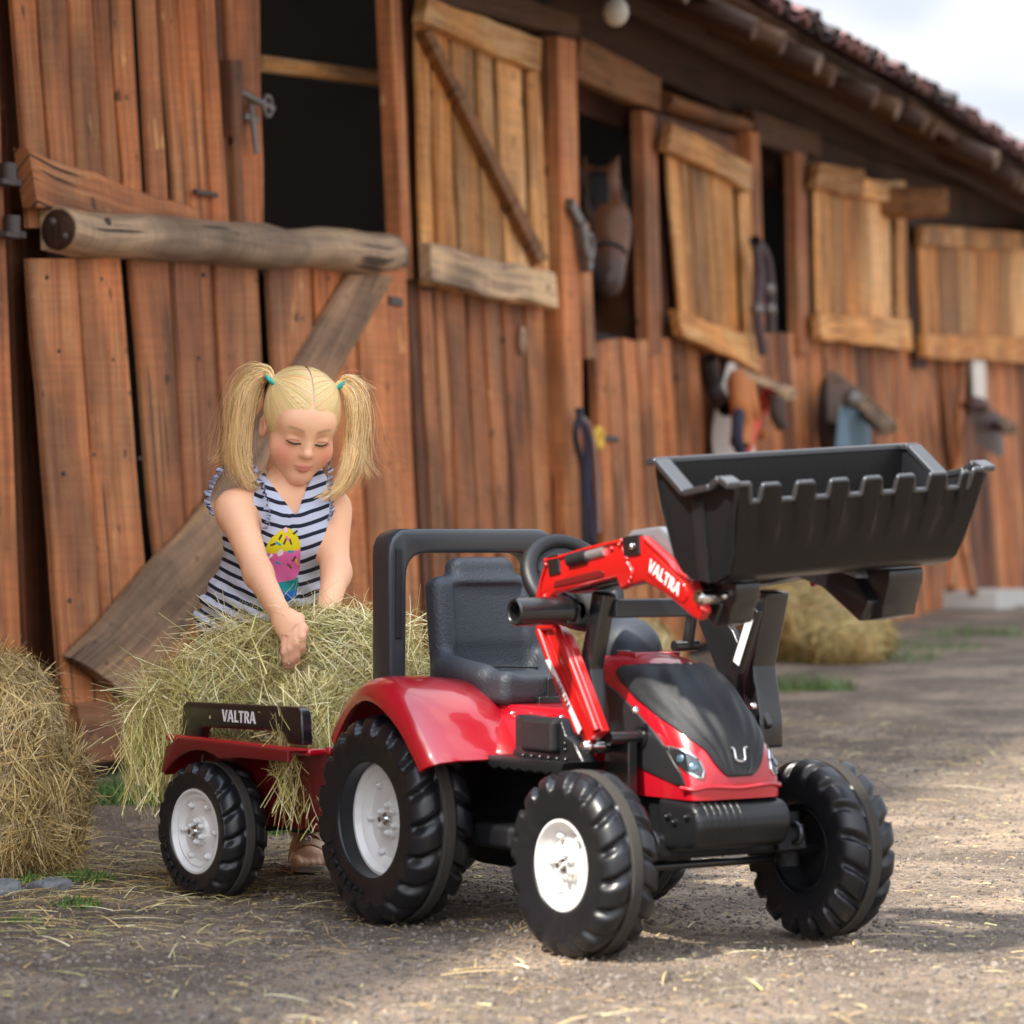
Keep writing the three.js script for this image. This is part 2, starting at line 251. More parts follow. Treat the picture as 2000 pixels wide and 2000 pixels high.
woodMap('raw', [0.72, 0.52, 0.30], [0.52, 0.33, 0.15], [0.76, 0.65, 0.50], 0.5, 201);
woodMap('grey', [0.58, 0.50, 0.42], [0.36, 0.30, 0.25], [0.72, 0.62, 0.48], 0.6, 301);
function wood(name, tints) { return tints.map((t) => std({ map: woodTex[name][0], bumpMap: woodTex[name][1], bumpScale: 0.006, roughness: 0.72, color: lin(...t) })); }
const RED = wood('red', [[1.22, 1.2, 1.06], [1.42, 1.36, 1.15], [1.02, 0.98, 0.86], [1.38, 1.22, 0.94], [1.24, 1.28, 1.22], [0.9, 0.86, 0.78]]);
const REDD = wood('red', [[0.42, 0.36, 0.33], [0.26, 0.22, 0.2]]), RAW = wood('raw', [[1.15, 1.1, 1.05], [1.25, 1.0, 0.7], [0.86, 0.78, 0.68], [1.45, 1.32, 1.14], [0.66, 0.58, 0.48]]), PALE = wood('raw', [[1.75, 1.85, 2.15]]), GREY = wood('grey', [[1.5, 1.42, 1.32], [1.95, 1.8, 1.6], [0.9, 0.84, 0.78]]), BRN = wood('raw', [[0.22, 0.16, 0.12], [0.12, 0.085, 0.065], [0.50, 0.39, 0.28]]);  // REDD, BRN: shade of recesses and eaves is put into these darker tints
// a plank: four corners in (along, up), top-left, top-right, bottom-right, bottom-left; from depth o, t thick
function plankGeo(q, o, t, wob = 0.006, rows = 6, grain = 0, pill = 0) {
  const P = [], U = [], idx = [], s = hash(Math.floor(q[0][0] * 9973), Math.floor(q[0][1] * 7919), Math.floor(o * 1e4)) * 50, du = s * 1.37, dv = s * 2.11, c = Math.min(t * 0.3, 0.006);
  const len = Math.hypot(q[0][0] - q[3][0], q[0][1] - q[3][1]);
  for (let j = 0; j <= rows; j++) {
    const v = j / rows, l = [0, 1].map((k) => lerp(q[3][k], q[0][k], v)), r = [0, 1].map((k) => lerp(q[2][k], q[1][k], v)), w = Math.hypot(r[0] - l[0], r[1] - l[1]), ex = [(r[0] - l[0]) / w, (r[1] - l[1]) / w];
    const wl_ = wob * (vn(v * len * 5, s, 1e6, 1e6, 5) - 0.5) * 2, wr = wob * (vn(v * len * 5, s + 7, 1e6, 1e6, 6) - 0.5) * 2, cup = wob * 0.5 * (vn(v * len * 3, s, 1e6, 1e6, 8) - 0.5);
    const prof = pill ? Array.from({ length: 9 }, (_, i) => { const a = Math.PI * i / 8; return [w / 2 - w / 2 * Math.cos(a), pill * t * Math.sin(a) ** 0.7]; }) : [[0, 0], [0, t - c], [c, t], [w * 0.5, t + cup], [w - c, t], [w, t - c], [w, 0]];
    prof.forEach(([a, z], i) => { const f = a / w, x = a + lerp(wl_, wr, f) + 0; P.push(l[0] + ex[0] * x, l[1] + ex[1] * x, o + z); const g = grain ? [v * len, a + z] : [a + z, v * len]; if (grain) U.push((a + z) + du, v * len / 2 + dv); else U.push(g[0] + du, g[1] / 2 + dv); });
  }
  const n = pill ? 9 : 7;
  for (let j = 0; j < rows; j++) for (let i = 0; i < n - 1; i++) { const a = j * n + i; idx.push(a, a + 1, a + n + 1, a, a + n + 1, a + n); }
  for (let i = 1; i < n - 1; i++) { idx.push(0, i + 1, i); const b = rows * n; idx.push(b, b + i, b + i + 1); }
  const g = new THREE.BufferGeometry(); g.setAttribute('position', new THREE.Float32BufferAttribute(P, 3)); g.setAttribute('uv', new THREE.Float32BufferAttribute(U, 2)); g.setIndex(idx);
  // outward faces: z up means counter-clockwise in (along, up)
  let m = g.toNonIndexed(); m.computeVertexNormals(); const mid = m.attributes.normal; let sum = 0; for (let i = 0; i < mid.count; i++) sum += mid.getZ(i);
  if (sum < 0) { for (let i = 0; i < idx.length; i += 3) { const k = idx[i]; idx[i] = idx[i + 1]; idx[i + 1] = k; } g.setIndex(idx); m = g.toNonIndexed(); m.computeVertexNormals(); }
  return toCreasedNormals(m, 0.7);
}
// the same with the corners given along sight lines, and with the long side across (battens, rails)
const qp = (o, t, c) => c.map(([x, y]) => wl(x, y, o + t));
function plank(parent, name, c, o, t, mat, wob = 0.006, rows) { const q = qp(o, t, c), g = 0.010 + 0.008 * hash(Math.floor(c[0][0] * 7), 3); q[1][0] -= g; q[2][0] -= g; return mesh(name, plankGeo(q, o, t, wob, rows ?? 6), mat, parent); }
function batten(parent, name, c, o, t, mat, wob = 0.006, pill = 0, rows = 8) { const q = qp(o, pill ? t * 0.3 : t, c); return mesh(name, plankGeo([q[1], q[2], q[3], q[0]], o, t, wob, rows, 1, pill), mat, parent); }
const iron = std({ color: lin(0.11, 0.09, 0.085), roughness: 0.6, metalness: 0.6 }), steel = std({ color: lin(0.20, 0.18, 0.165), roughness: 0.5, metalness: 0.7 });
const L = 0.058;                                                       // how far the old boards lean, per unit of height
const ln = (x, y0, y1) => x + (y1 - y0) * L;
{
  // left of the gate: a dark recess, a post and hinges
  plank(barn, 'door_post', [[-84, -440], [-18, -440], [62, 1600], [-20, 1600]], -0.05, 0.10, RED[3]);
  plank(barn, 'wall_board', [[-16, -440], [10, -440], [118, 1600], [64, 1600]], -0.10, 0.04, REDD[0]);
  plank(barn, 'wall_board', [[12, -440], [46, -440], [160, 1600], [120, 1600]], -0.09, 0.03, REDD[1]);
  for (const [x, y] of [[22, 337], [30, 440]]) { const [s, h] = wl(x, y, 0.08); mesh('hinge', [cyl([s, h - 0.026, 0.07], [s, h + 0.026, 0.07], 0.022), rbox(0.09, 0.02, 0.03).translate(s + 0.03, h - 0.02, 0.06), rbox(0.07, 0.016, 0.06).translate(s - 0.03, h - 0.028, 0.06)], iron, barn); }
  // upper leaf
  const up = part('upper_door', barn);
  [[24, 69], [74, 124.5], [128, 176], [178.5, 210], [214, 253], [268, 302], [311, 342], [343, 381], [384, 418]].forEach(([a, b], i) => {
    const y1 = i < 7 ? 445 : 445; plank(up, 'plank', [[a - 22, -440], [b - 22, -440], [ln(b, -60, y1) + 5, y1], [ln(a, -60, y1) + 5, y1]], 0.03 + 0.008 * (i % 3), 0.018, RED[[0, 4, 0, 2, 1, 4, 0, 3, 3][i]], 0.012, 8);
  });
  batten(up, 'batten', [[55, 291], [386, 409], [392, 452], [74, 410]], 0.052, 0.045, RED[4], 0.01);
  mesh('hook', cyl([...wl(383, 374, 0.08), 0.075], [...wl(425, 381, 0.08), 0.075], 0.008), iron, up);
  // the post between upper leaf and opening
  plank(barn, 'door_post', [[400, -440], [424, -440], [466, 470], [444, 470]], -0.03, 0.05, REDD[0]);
  const jb = part('door_jamb', barn);
  plank(jb, 'plank', [[423, -440], [441, -440], [487, 470], [468, 470]], -0.01, 0.05, RED[0]);
  plank(jb, 'plank', [[443, -440], [503, -440], [520, 470], [476, 470]], -0.01, 0.035, RED[3], 0.012);
  plank(jb, 'latch_block', [[450, 116], [476, 118], [479, 266], [456, 266]], 0.04, 0.05, REDD[0]);
  { const [s, h] = wl(505, 198, 0.08); mesh('latch', [cyl([s - 0.14, h + 0.015, 0.075], [s + 0.12, h - 0.008, 0.075], 0.012), rbox(0.10, 0.022, 0.02).translate(s, h - 0.05, 0.05), beam([s - 0.02, h + 0.02, 0.06], [s + 0.03, h - 0.16, 0.06], 0.01, 0.03), new THREE.TorusGeometry(0.032, 0.008, 8, 18).translate(s + 0.07, h - 0.005, 0.08)], steel, jb); }
  // the gate: wide planks, a round rail on top, cross braces
  const gate = part('lower_door', barn);
  [[[58, 505], [153, 505], [222, 1480], [136, 1480], 0], [[154, 505], [238, 505], [322, 1480], [223, 1480], 1], [[258, 505], [334, 505], [392, 1480], [342, 1480], 2], [[336, 505], [413, 505], [463, 1480], [393, 1480], 5],
    [[420, 505], [507, 505], [552, 1480], [468, 1480], 0], [[527, 505], [608, 505], [655, 1480], [570, 1480], 4], [[614, 505], [690, 505], [742, 1480], [660, 1480], 3], [[694, 505], [795, 515], [838, 1480], [746, 1480], 1]].forEach(([a, b, c, d, k], i) => plank(gate, 'plank', [a, b, c, d], 0.03 + 0.004 * (i % 3), 0.020, RED[[0, 1, 2, 5, 0, 4, 3, 1][i]], 0.012, 12));
  batten(gate, 'ledge', [[150, 1375], [480, 1350], [484, 1450], [172, 1493]], 0.025, 0.05, RED[5], 0.008);
  batten(gate, 'brace', [[134, 1282], [416, 972], [436, 1122], [266, 1378]], 0.062, 0.05, wood('grey', [[1.0, 0.80, 0.64]])[0], 0.014, 0.8, 12);
  batten(gate, 'brace', [[408, 985], [684, 534], [772, 540], [436, 1112]], 0.060, 0.045, wood('grey', [[1.3, 1.02, 0.82]])[0], 0.012, 0.7, 12);
  batten(gate, 'rail', [[98, 405], [752, 457], [758, 536], [101, 490]], 0.055, 0.11, GREY[0], 0.012, 1, 14);
  { const q = wl(99, 448, 0.09); mesh('rail_end', new THREE.SphereGeometry(0.058, 12, 8).scale(0.25, 1, 0.9).translate(q[0] + 0.005, q[1], 0.11), BRN[1], gate); }
  for (const [x, y] of [[108, 432], [216, 433], [131, 460]]) { const q = wl(x, y, 0.165); mesh('nail', new THREE.SphereGeometry(0.012, 8, 6).translate(q[0], q[1], 0.155), iron, gate); }
  for (let i = 0; i < 40; i++) { const px = 70 + 92 * (i % 8) + rr(0, 70), py = [560, 700, 900, 1180, 1330][Math.floor(i / 8)] + rr(-25, 25), q = wl(px, py, 0.055); mesh('nail', new THREE.SphereGeometry(rr(0.004, 0.008), 6, 5).translate(q[0], q[1], 0.052), iron, gate); }
  // right jamb of the first opening
  plank(barn, 'door_post', [[744, -440], [764, -440], [812, 545], [789, 545]], -0.01, 0.06, RED[1]);
  plank(barn, 'door_post', [[765, -440], [777, -440], [822, 545], [812, 545]], -0.04, 0.05, REDD[0]);
  plank(barn, 'door_post', [[778, -440], [806, -440], [853, 570], [822, 570]], -0.04, 0.06, REDD[1]);
  { const q = wl(800, 500, 0.1); mesh('hinge', rbox(0.06, 0.07, 0.05).translate(q[0], q[1], 0.06), iron, barn); mesh('hinge', rbox(0.12, 0.03, 0.03).translate(q[0] - 0.03, q[1] - 0.16, 0.05), iron, barn); }
}
function shutter(name, boards, battens, brace) {
  const s = part('shutter', barn);
  boards.forEach(([a, b, c, d, y0, y1, y2, y3, m], i) => plank(s, 'plank', [[a, y0], [b, y1], [d, y2], [c, y3]], 0.045 + 0.004 * (i % 2), 0.018, m, 0.012, 6));
  battens.forEach(([c, m, o = 0.068, t = 0.045]) => batten(s, 'batten', c, o, t, m, 0.016, 0, 10));
  if (brace) batten(s, 'brace', brace[0], 0.066, 0.04, brace[1], 0.008);
  return s;
}
shutter('a', [
  [815, 840, 826 + 2, 853, 40, 50, 560, 556, RAW[3]], [845, 878, 857, 898, 40, 60, 570, 560, RAW[1]], [884, 925, 902, 948, 60, 80, 580, 570, RAW[2]], [935, 962, 951, 989, 80, 95, 590, 580, RAW[0]], [972, 1020, 993, 1040, 95, 110, 595, 590, PALE[0]], [1031, 1055, 1046, 1080, 110, 130, 598, 596, RAW[3]],
], [[[[836, -9], [1058, 74], [1055, 138], [827, 42]], wood('raw', [[1.3, 1.3, 1.28]])[0]], [[[840, 469], [1085, 531], [1091, 601], [845, 553]], GREY[1]]], [[[829, 60], [842, 55], [1072, 505], [1056, 516]], BRN[2]]);
shutter('b', [
  [1303, 1327, 1333, 1352, 290, 300, 660, 655, RAW[3]], [1328, 1346, 1353, 1368, 300, 310, 665, 660, RAW[2]], [1348, 1374, 1370, 1394, 310, 325, 670, 665, RAW[4]], [1376, 1388, 1396, 1409, 325, 330, 680, 670, RAW[2]], [1389, 1410, 1410, 1428, 330, 340, 685, 680, RAW[0]], [1411, 1432, 1429, 1449, 340, 350, 690, 685, RAW[1]], [1444, 1468, 1458, 1477, 355, 370, 700, 695, RAW[3]],
], [[[[1314, 239], [1469, 318], [1468, 371], [1304, 291]], RAW[0]], [[[1325, 608], [1481, 659], [1485, 723], [1334, 656]], RAW[3]]]);
shutter('c', [
  [1590, 1622, 1599, 1625, 362, 368, 660, 655, RAW[3]], [1623, 1650, 1626, 1652, 365, 368, 660, 660, RAW[2]], [1651, 1672, 1653, 1676, 366, 368, 665, 660, RAW[1]], [1673, 1695, 1677, 1704, 368, 370, 670, 665, RAW[0]], [1696, 1738, 1705, 1746, 368, 372, 675, 670, PALE[0]], [1750, 1770, 1756, 1774, 370, 376, 680, 675, RAW[3]],
], [[[[1600, 318], [1690, 330], [1685, 385], [1594, 366]], RAW[2]], [[[1690, 345], [1769, 356], [1768, 394], [1686, 384]], PALE[0]], [[[1600, 612], [1779, 623], [1784, 685], [1604, 663]], RAW[3]]]);
shutter('d', [
  [1795, 1830, 1806, 1838, 470, 472, 690, 690, RAW[1]], [1832, 1872, 1840, 1878, 470, 472, 692, 690, RAW[4]], [1873, 1905, 1879, 1908, 472, 474, 694, 692, RAW[0]], [1906, 1948, 1910, 1950, 474, 476, 696, 694, RAW[1]], [1949, 1975, 1951, 1978, 476, 478, 697, 696, RAW[2]], [1976, 2010, 1980, 2012, 478, 480, 698, 697, PALE[0]], [2012, 2050, 2014, 2052, 478, 480, 698, 697, RAW[0]],
], [[[[1803, 438], [2060, 456], [2060, 490], [1803, 478]], RAW[0]], [[[1806, 650], [2060, 660], [2060, 708], [1808, 698]], RAW[1]]]);
{ // posts, lintels, lower walls and half doors beyond the gate
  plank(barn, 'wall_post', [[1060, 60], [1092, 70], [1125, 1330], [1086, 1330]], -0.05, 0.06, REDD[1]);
  plank(barn, 'wall_post', [[1090, 70], [1128, 80], [1150, 1330], [1115, 1330]], 0.0, 0.09, RED[1]);
  plank(barn, 'door_post', [[1131, 420], [1153, 440], [1166, 700], [1147, 700]], 0.03, 0.06, RED[4]);
  { const q = wl(1135, 455, 0.12); mesh('latch', [beam([q[0] - 0.12, q[1] + 0.11, 0.1], [q[0] + 0.05, q[1] + 0.02, 0.1], 0.05, 0.05), beam([q[0] + 0.0, q[1] + 0.04, 0.11], [q[0] + 0.1, q[1] - 0.14, 0.11], 0.05, 0.06), new THREE.TorusGeometry(0.05, 0.014, 8, 16).translate(q[0] + 0.07, q[1] - 0.05, 0.13)], steel, barn); }
  batten(barn, 'lintel', [[1135, 70], [1292, 150], [1290, 216], [1127, 150]], -0.02, 0.06, BRN[2], 0.01);
  batten(barn, 'lintel', [[700, -30], [1130, 75], [1132, 30], [790, -80]], -0.01, 0.06, BRN[0], 0.01);
  batten(barn, 'lintel', [[1290, 174], [1448, 228], [1450, 258], [1290, 212]], 0.0, 0.09, BRN[2], 0.012, 1);
  plank(barn, 'door_post', [[1257, 215], [1284, 225], [1297, 690], [1270, 690]], -0.02, 0.06, RED[5]);
  plank(barn, 'wall_post', [[1284, 220], [1312, 232], [1335, 700], [1298, 690]], -0.05, 0.05, REDD[1]);
  batten(barn, 'wall_board', [[1298, 225], [1470, 275], [1470, 330], [1300, 262]], -0.05, 0.05, REDD[0]);
  plank(barn, 'door_post', [[1466, 255], [1486, 260], [1500, 690], [1480, 690]], -0.01, 0.07, RED[1]);
  batten(barn, 'lintel', [[1470, 212], [1604, 262], [1604, 310], [1484, 278]], -0.02, 0.06, BRN[0], 0.01);
  plank(barn, 'door_post', [[1554, 295], [1576, 303], [1585, 690], [1563, 690]], -0.02, 0.06, RED[5]);
  plank(barn, 'wall_post', [[1577, 300], [1604, 310], [1612, 690], [1586, 690]], -0.05, 0.05, REDD[1]);
  plank(barn, 'wall_post', [[1771, 352], [1803, 380], [1812, 720], [1786, 720]], -0.03, 0.06, BRN[1]);
  batten(barn, 'wall_board', [[1600, 270], [1790, 340], [1790, 400], [1600, 330]], -0.06, 0.04, BRN[1]);
  batten(barn, 'wall_board', [[1780, 335], [2100, 425], [2100, 470], [1780, 440]], -0.06, 0.04, BRN[1]);
  { const q = wl(1812, 395, 0.3); mesh('beam_end', rbox(0.22, 0.16, 0.4, 0.02).rotateY(0.4).translate(q[0], q[1], 0.2), BRN[2], barn); }
  let x = 797, i = 0;                                                  // lower wall between gate and second door
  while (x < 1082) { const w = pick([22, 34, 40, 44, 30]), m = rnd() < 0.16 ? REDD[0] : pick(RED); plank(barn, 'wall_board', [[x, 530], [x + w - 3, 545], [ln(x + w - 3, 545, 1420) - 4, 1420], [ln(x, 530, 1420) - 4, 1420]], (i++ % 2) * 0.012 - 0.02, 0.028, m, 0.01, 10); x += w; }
  const d2 = part('lower_door', barn);                                 // the horse's half door
  [[1160, 1184], [1186, 1214], [1217, 1244], [1247, 1268], [1271, 1292], [1294, 1314]].forEach(([a, b], k) => plank(d2, 'plank', [[a, 668 - (k % 3) * 4], [b, 667 - (k % 2) * 5], [ln(b, 667, 1330) - 2, 1330], [ln(a, 668, 1330) - 2, 1330]], 0.0 + 0.006 * (k % 2), 0.035, [RED[3], RED[4], RED[1], RED[0], RED[1], RED[3]][k], 0.012, 8));
  x = 1318; i = 0;
  const d3 = part('lower_door', barn);
  while (x < 2080) {
    const w = pick([16, 22, 26, 30, 24]), door = x > 1500 && x < 1600, top = door ? 650 : x < 1500 ? 640 : x < 1800 ? 600 : 640, m = x > 1856 && x < 1900 ? null : rnd() < 0.17 ? REDD[0] : pick(RED);
    if (!(x > 1805 && x < 1852)) { const y1 = 1255 - (x - 1318) * 0.09; plank(door ? d3 : barn, door ? 'plank' : 'wall_board', [[x, top], [x + w - 2, top], [ln(x + w - 2, top, y1) - 2, y1], [ln(x, top, y1) - 2, y1]], (i++ % 2) * 0.012 - 0.02, 0.028, m ?? REDD[0], 0.012, 6); }
    x += w;
  }
  plank(barn, 'wall_board', [[1802, 700], [1812, 700], [1888, 1175], [1872, 1175]], -0.03, 0.04, RED[0]);
  plank(barn, 'wall_board', [[1838, 700], [1862, 700], [1905, 1175], [1890, 1175]], -0.03, 0.04, RED[2]);
  mesh('white_slat', plankGeo(qp(0.06, 0.02, [[1901, 702], [1925, 702], [1927, 782], [1906, 784]]), 0.06, 0.02), std({ color: lin(0.75, 0.70, 0.62), roughness: 0.8 }), barn);
  mesh('threshold', plankGeo(qp(0.1, 0.1, [[1900, 1155], [1985, 1150], [1985, 1185], [1900, 1190]]), 0.0, 0.35), std({ color: lin(0.55, 0.52, 0.47), roughness: 0.9 }), barn);
  mesh('wall_patch', new THREE.SphereGeometry(0.05, 10, 8).scale(0.7, 1.2, 0.3).translate(...wl(1025, 665, 0.03), 0.02), GREY[1], barn);
}
{ // roof: rafters, boards, tiles along the eaves; an unseen wider roof added over the gate bay to cast shade
  const pitch = 0.42, S0 = -9, S1 = 27, SP = 3.6;
  const eave = (s, o) => wl(0, 0)[0] * 0 + 2.91 - 0.05 * sstep(5, 16, s) + 0.05 * (vn(s * 0.9, 3) - 0.5) + (0.6 - o) * pitch;
  const deck = (s0, s1, o0, o1, dy) => grid(Math.round((s1 - s0) * 4), 2, (u, v) => { const s = lerp(s0, s1, u), o = lerp(o0, o1, v); return [s, eave(s, o) + dy, o, s, o]; });
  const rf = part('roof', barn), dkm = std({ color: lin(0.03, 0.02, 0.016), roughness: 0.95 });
  mesh('roof_deck', [deck(SP, S1, -4.2, 0.6, 0.02), deck(S0, SP, -4.2, 1.32, 0.42)], std({ map: woodTex.raw[0], color: lin(0.07, 0.055, 0.045), roughness: 0.85, side: THREE.DoubleSide }), rf);
  mesh('roof_deck', [deck(SP, S1, -4.2, 0.58, 0.06), deck(S0, SP, -4.2, 1.30, 0.46)], std({ color: lin(0.22, 0.13, 0.11), roughness: 0.9, side: THREE.DoubleSide }), rf);
  const tileGeo = (() => { const g = grid(6, 1, (u, v) => [(u - 0.5) * 0.2, 0.035 * Math.sin(u * Math.PI) + 0.02 * v, (v - 0.5) * 0.36]); const b = grid(6, 1, (u, v) => [(u - 0.5) * 0.2, 0.035 * Math.sin(u * Math.PI) - 0.025 + 0.02 * v, (0.5 - v) * 0.36]); const f = grid(6, 1, (u, v) => [(u - 0.5) * 0.2, 0.035 * Math.sin(u * Math.PI) - 0.025 * v, 0.18]); return merge([g, b, f]); })();
  const tm = [[0.13, 0.065, 0.06], [0.08, 0.05, 0.048], [0.20, 0.10, 0.095], [0.05, 0.036, 0.034]].map((c) => std({ color: lin(...c), roughness: 0.8, side: THREE.DoubleSide }));
  for (let s = SP; s < 25; s += 0.19) for (const k of [0, 1]) { if (k && s > 16) continue; const o = 0.5 - k * 0.3 + rr(-0.03, 0.03), m = mesh('roof_tile', tileGeo, pick(tm), rf); m.position.set(s, eave(s, o) + 0.085 + k * 0.02 + rr(0, 0.035) + 0.05 * (vn(s * 1.1, 9) > 0.6), o); m.rotation.set(Math.atan(pitch) * 1 + rr(-0.05, 0.05), rr(-0.08, 0.08), rr(-0.06, 0.06)); }
  let k = 0;
  for (let s = SP + 0.25; s < 24; s += 0.5 + 0.3 * hash(k, 3)) {                         // round rafters, some poking out past the boards
    const long = hash(k, 5) * 0.22, a = V(s + rr(-0.05, 0.05), eave(s, -0.35) - 0.075, -0.35), e = 0.56 + long, b = V(s + rr(-0.05, 0.05), eave(s, e) - 0.075, e);
    const r = part('rafter', rf); mesh('log', cyl(a, b, rr(0.05, 0.065), rr(0.045, 0.06), 10), BRN[k % 2], r); mesh('log_end', cyl(b, b.clone().add(V(0, -0.002, 0.006)), 0.048, 0.045, 10), k % 3 ? BRN[0] : GREY[2], r); k++;
  }
  for (let s = SP; s < 24; s += 2.4) { mesh('fascia', beam([s, eave(s, 0.56) + 0.0, 0.55], [s + 2.36, eave(s + 2.36, 0.56) - 0.0, 0.55 + rr(-0.03, 0.05)], 0.03, 0.09, V(0, 0, 1)), k++ % 2 ? BRN[0] : BRN[1], rf); }
  for (const o of [0.18, -0.12]) mesh('purlin', beam([SP, eave(SP, o) - 0.16, o], [24, eave(24, o) - 0.16, o], 0.07, 0.09), BRN[1], rf);
  mesh('wall_plate', beam([-1.0, 2.93, -0.12], [25, 2.88, -0.12], 0.12, 0.3), BRN[1], barn);
  mesh('gap_shade_sheet', rbox(11.5, 1.55, 0.02).translate(9.5, 0.78, -0.045), dkm, barn); mesh('gap_shade_sheet', rbox(2.0, 1.5, 0.02).translate(0.95, 0.80, -0.06), dkm, barn);  // dark sheets added to put shade into the gaps between boards
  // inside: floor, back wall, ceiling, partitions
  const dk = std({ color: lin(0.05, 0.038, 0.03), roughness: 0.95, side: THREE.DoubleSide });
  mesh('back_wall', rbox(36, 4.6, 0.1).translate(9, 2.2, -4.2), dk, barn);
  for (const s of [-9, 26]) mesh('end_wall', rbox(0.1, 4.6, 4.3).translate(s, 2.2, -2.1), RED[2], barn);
  mesh('wall_infill', rbox(20, 0.75, 0.04).translate(14, 2.9, -0.2), REDD[1], barn); mesh('gap_shade_sheet', rbox(8.2, 3.3, 0.04).translate(-4.75, 1.65, -0.2), dkm, barn);
  for (let x = -8.9; x < -0.75; ) { const w = rr(0.22, 0.34), l = rr(-0.02, 0.02); mesh('wall_board', plankGeo([[x, 3.35], [x + w - 0.015, 3.35], [x + w - 0.015 + l, 0.05], [x + l, 0.05]], -0.15 + 0.01 * rnd(), 0.03, 0.008, 8), rnd() < 0.2 ? RED[5] : pick(RED), barn); x += w; }
  mesh('lintel', beam([-1.2, 3.05, 0.02], [3.7, 3.05, 0.02], 0.14, 0.5), BRN[0], barn);
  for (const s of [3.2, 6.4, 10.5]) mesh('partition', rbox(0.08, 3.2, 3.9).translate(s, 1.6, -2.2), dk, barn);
  const p0 = wl(500, 122, -0.3), p1 = wl(790, 160, -0.3); mesh('inner_pole', cyl([p0[0], p0[1], -0.3], [p1[0], p1[1], -0.3], 0.03), PALE[0], barn);  // paler wood puts the light on the pole into its colour
}
{ // lamp under the eaves
  const q = wl(1203, 22, 0.45), t = thing('eave_lamp', 'small pale bulb lamp hanging under the stable eaves', 'lamp', barn.localToWorld(V(0, 0, 0)).toArray(), WA);
  barn.updateMatrixWorld(); t.position.copy(barn.localToWorld(V(q[0], q[1], 0.45)));
  mesh('bulb', new THREE.SphereGeometry(0.05, 16, 12).scale(1, 1.15, 1), phys({ color: lin(0.6, 0.55, 0.45), roughness: 0.25 }), t);
  mesh('holder', cyl([0, 0.05, 0], [0, 0.13, 0], 0.034), iron, t); mesh('cable', tube([[0, 0.13, 0], [-0.1, 0.2, 0.02], [-0.5, 0.1, 0.0], [-0.9, 0.22, 0.0]], 0.008), iron, t);
}

// ---------------------------------------------------------------- materials of the toys
const grainTex = tex(256, 256, (u, v) => 0.5 * vn(u * 60, v * 60, 60, 60, 401) + 0.5 * vn(u * 120, v * 120, 120, 120, 402)); grainTex.repeat.set(9, 9);
const scuff = tex(512, 512, (u, v) => clamp(0.30 + 0.35 * fbm(u * 10, v * 10, 10, 10, 4, 411) + 0.25 * sstep(0.6, 0.9, vn(u * 40, v * 6, 40, 6, 413)))); scuff.repeat.set(2, 2);
const dustTex = tex(512, 512, (u, v) => { const d = sstep(0.45, 0.85, fbm(u * 8, v * 8, 8, 8, 5, 421)) * 0.55; return mix3([0.105, 0.108, 0.118], [0.22, 0.205, 0.185], d * d); }, true); dustTex.repeat.set(3, 3);
const RDP = phys({ color: lin(0.42, 0.006, 0.016), roughness: 0.30, clearcoat: 1, clearcoatRoughness: 0.07, roughnessMap: scuff });
RDP.roughnessMap = null;
const RDARM = phys({ color: lin(0.45, 0.006, 0.006), roughness: 0.35, clearcoat: 0.8, clearcoatRoughness: 0.15 });
const RDDK = phys({ color: lin(0.15, 0.003, 0.008), roughness: 0.4, clearcoat: 0.5, clearcoatRoughness: 0.25 });
const BLK = phys({ color: lin(0.010, 0.0105, 0.012), roughness: 0.33, specularIntensity: 0.8, bumpMap: grainTex, bumpScale: 0.0004 });
const RIM = phys({ color: lin(0.030, 0.031, 0.034), roughness: 0.28, clearcoat: 1, clearcoatRoughness: 0.2 });  // paler than the shell: sky sheen on the edges is put into it
const GLOSS = phys({ color: lin(0.010, 0.010, 0.011), roughness: 0.3, clearcoat: 0.6, clearcoatRoughness: 0.2 });
const BAR = phys({ color: lin(0.030, 0.034, 0.040), roughness: 0.35, clearcoat: 0.4, clearcoatRoughness: 0.25 });
const TYRE = std({ map: dustTex, color: lin(0.9, 0.9, 0.95), roughness: 0.34 });
const GRIPM = std({ color: lin(0.062, 0.054, 0.046), roughness: 0.85, bumpMap: grainTex, bumpScale: 0.001 });
const SEATM = std({ color: lin(0.030, 0.036, 0.046), roughness: 0.5, bumpMap: grainTex, bumpScale: 0.0012 });
const WHITE = phys({ color: lin(0.72, 0.71, 0.69), roughness: 0.38, clearcoat: 0.2 }), CHROME = std({ color: lin(0.75, 0.75, 0.75), roughness: 0.18, metalness: 1 });
const PRINT = std({ color: lin(0.78, 0.77, 0.76), roughness: 0.45 });
const font = await new FontLoader().loadAsync('fonts/droid/droid_sans_bold.typeface.json');
function lettering(t, size, depth = 0.001, squeeze = 1) { const g = new TextGeometry(t, { font, size, depth, curveSegments: 4, bevelEnabled: false }); g.computeBoundingBox(); const b = g.boundingBox; return g.translate(-(b.min.x + b.max.x) / 2, -(b.min.y + b.max.y) / 2, 0).scale(squeeze, 1, 1); }

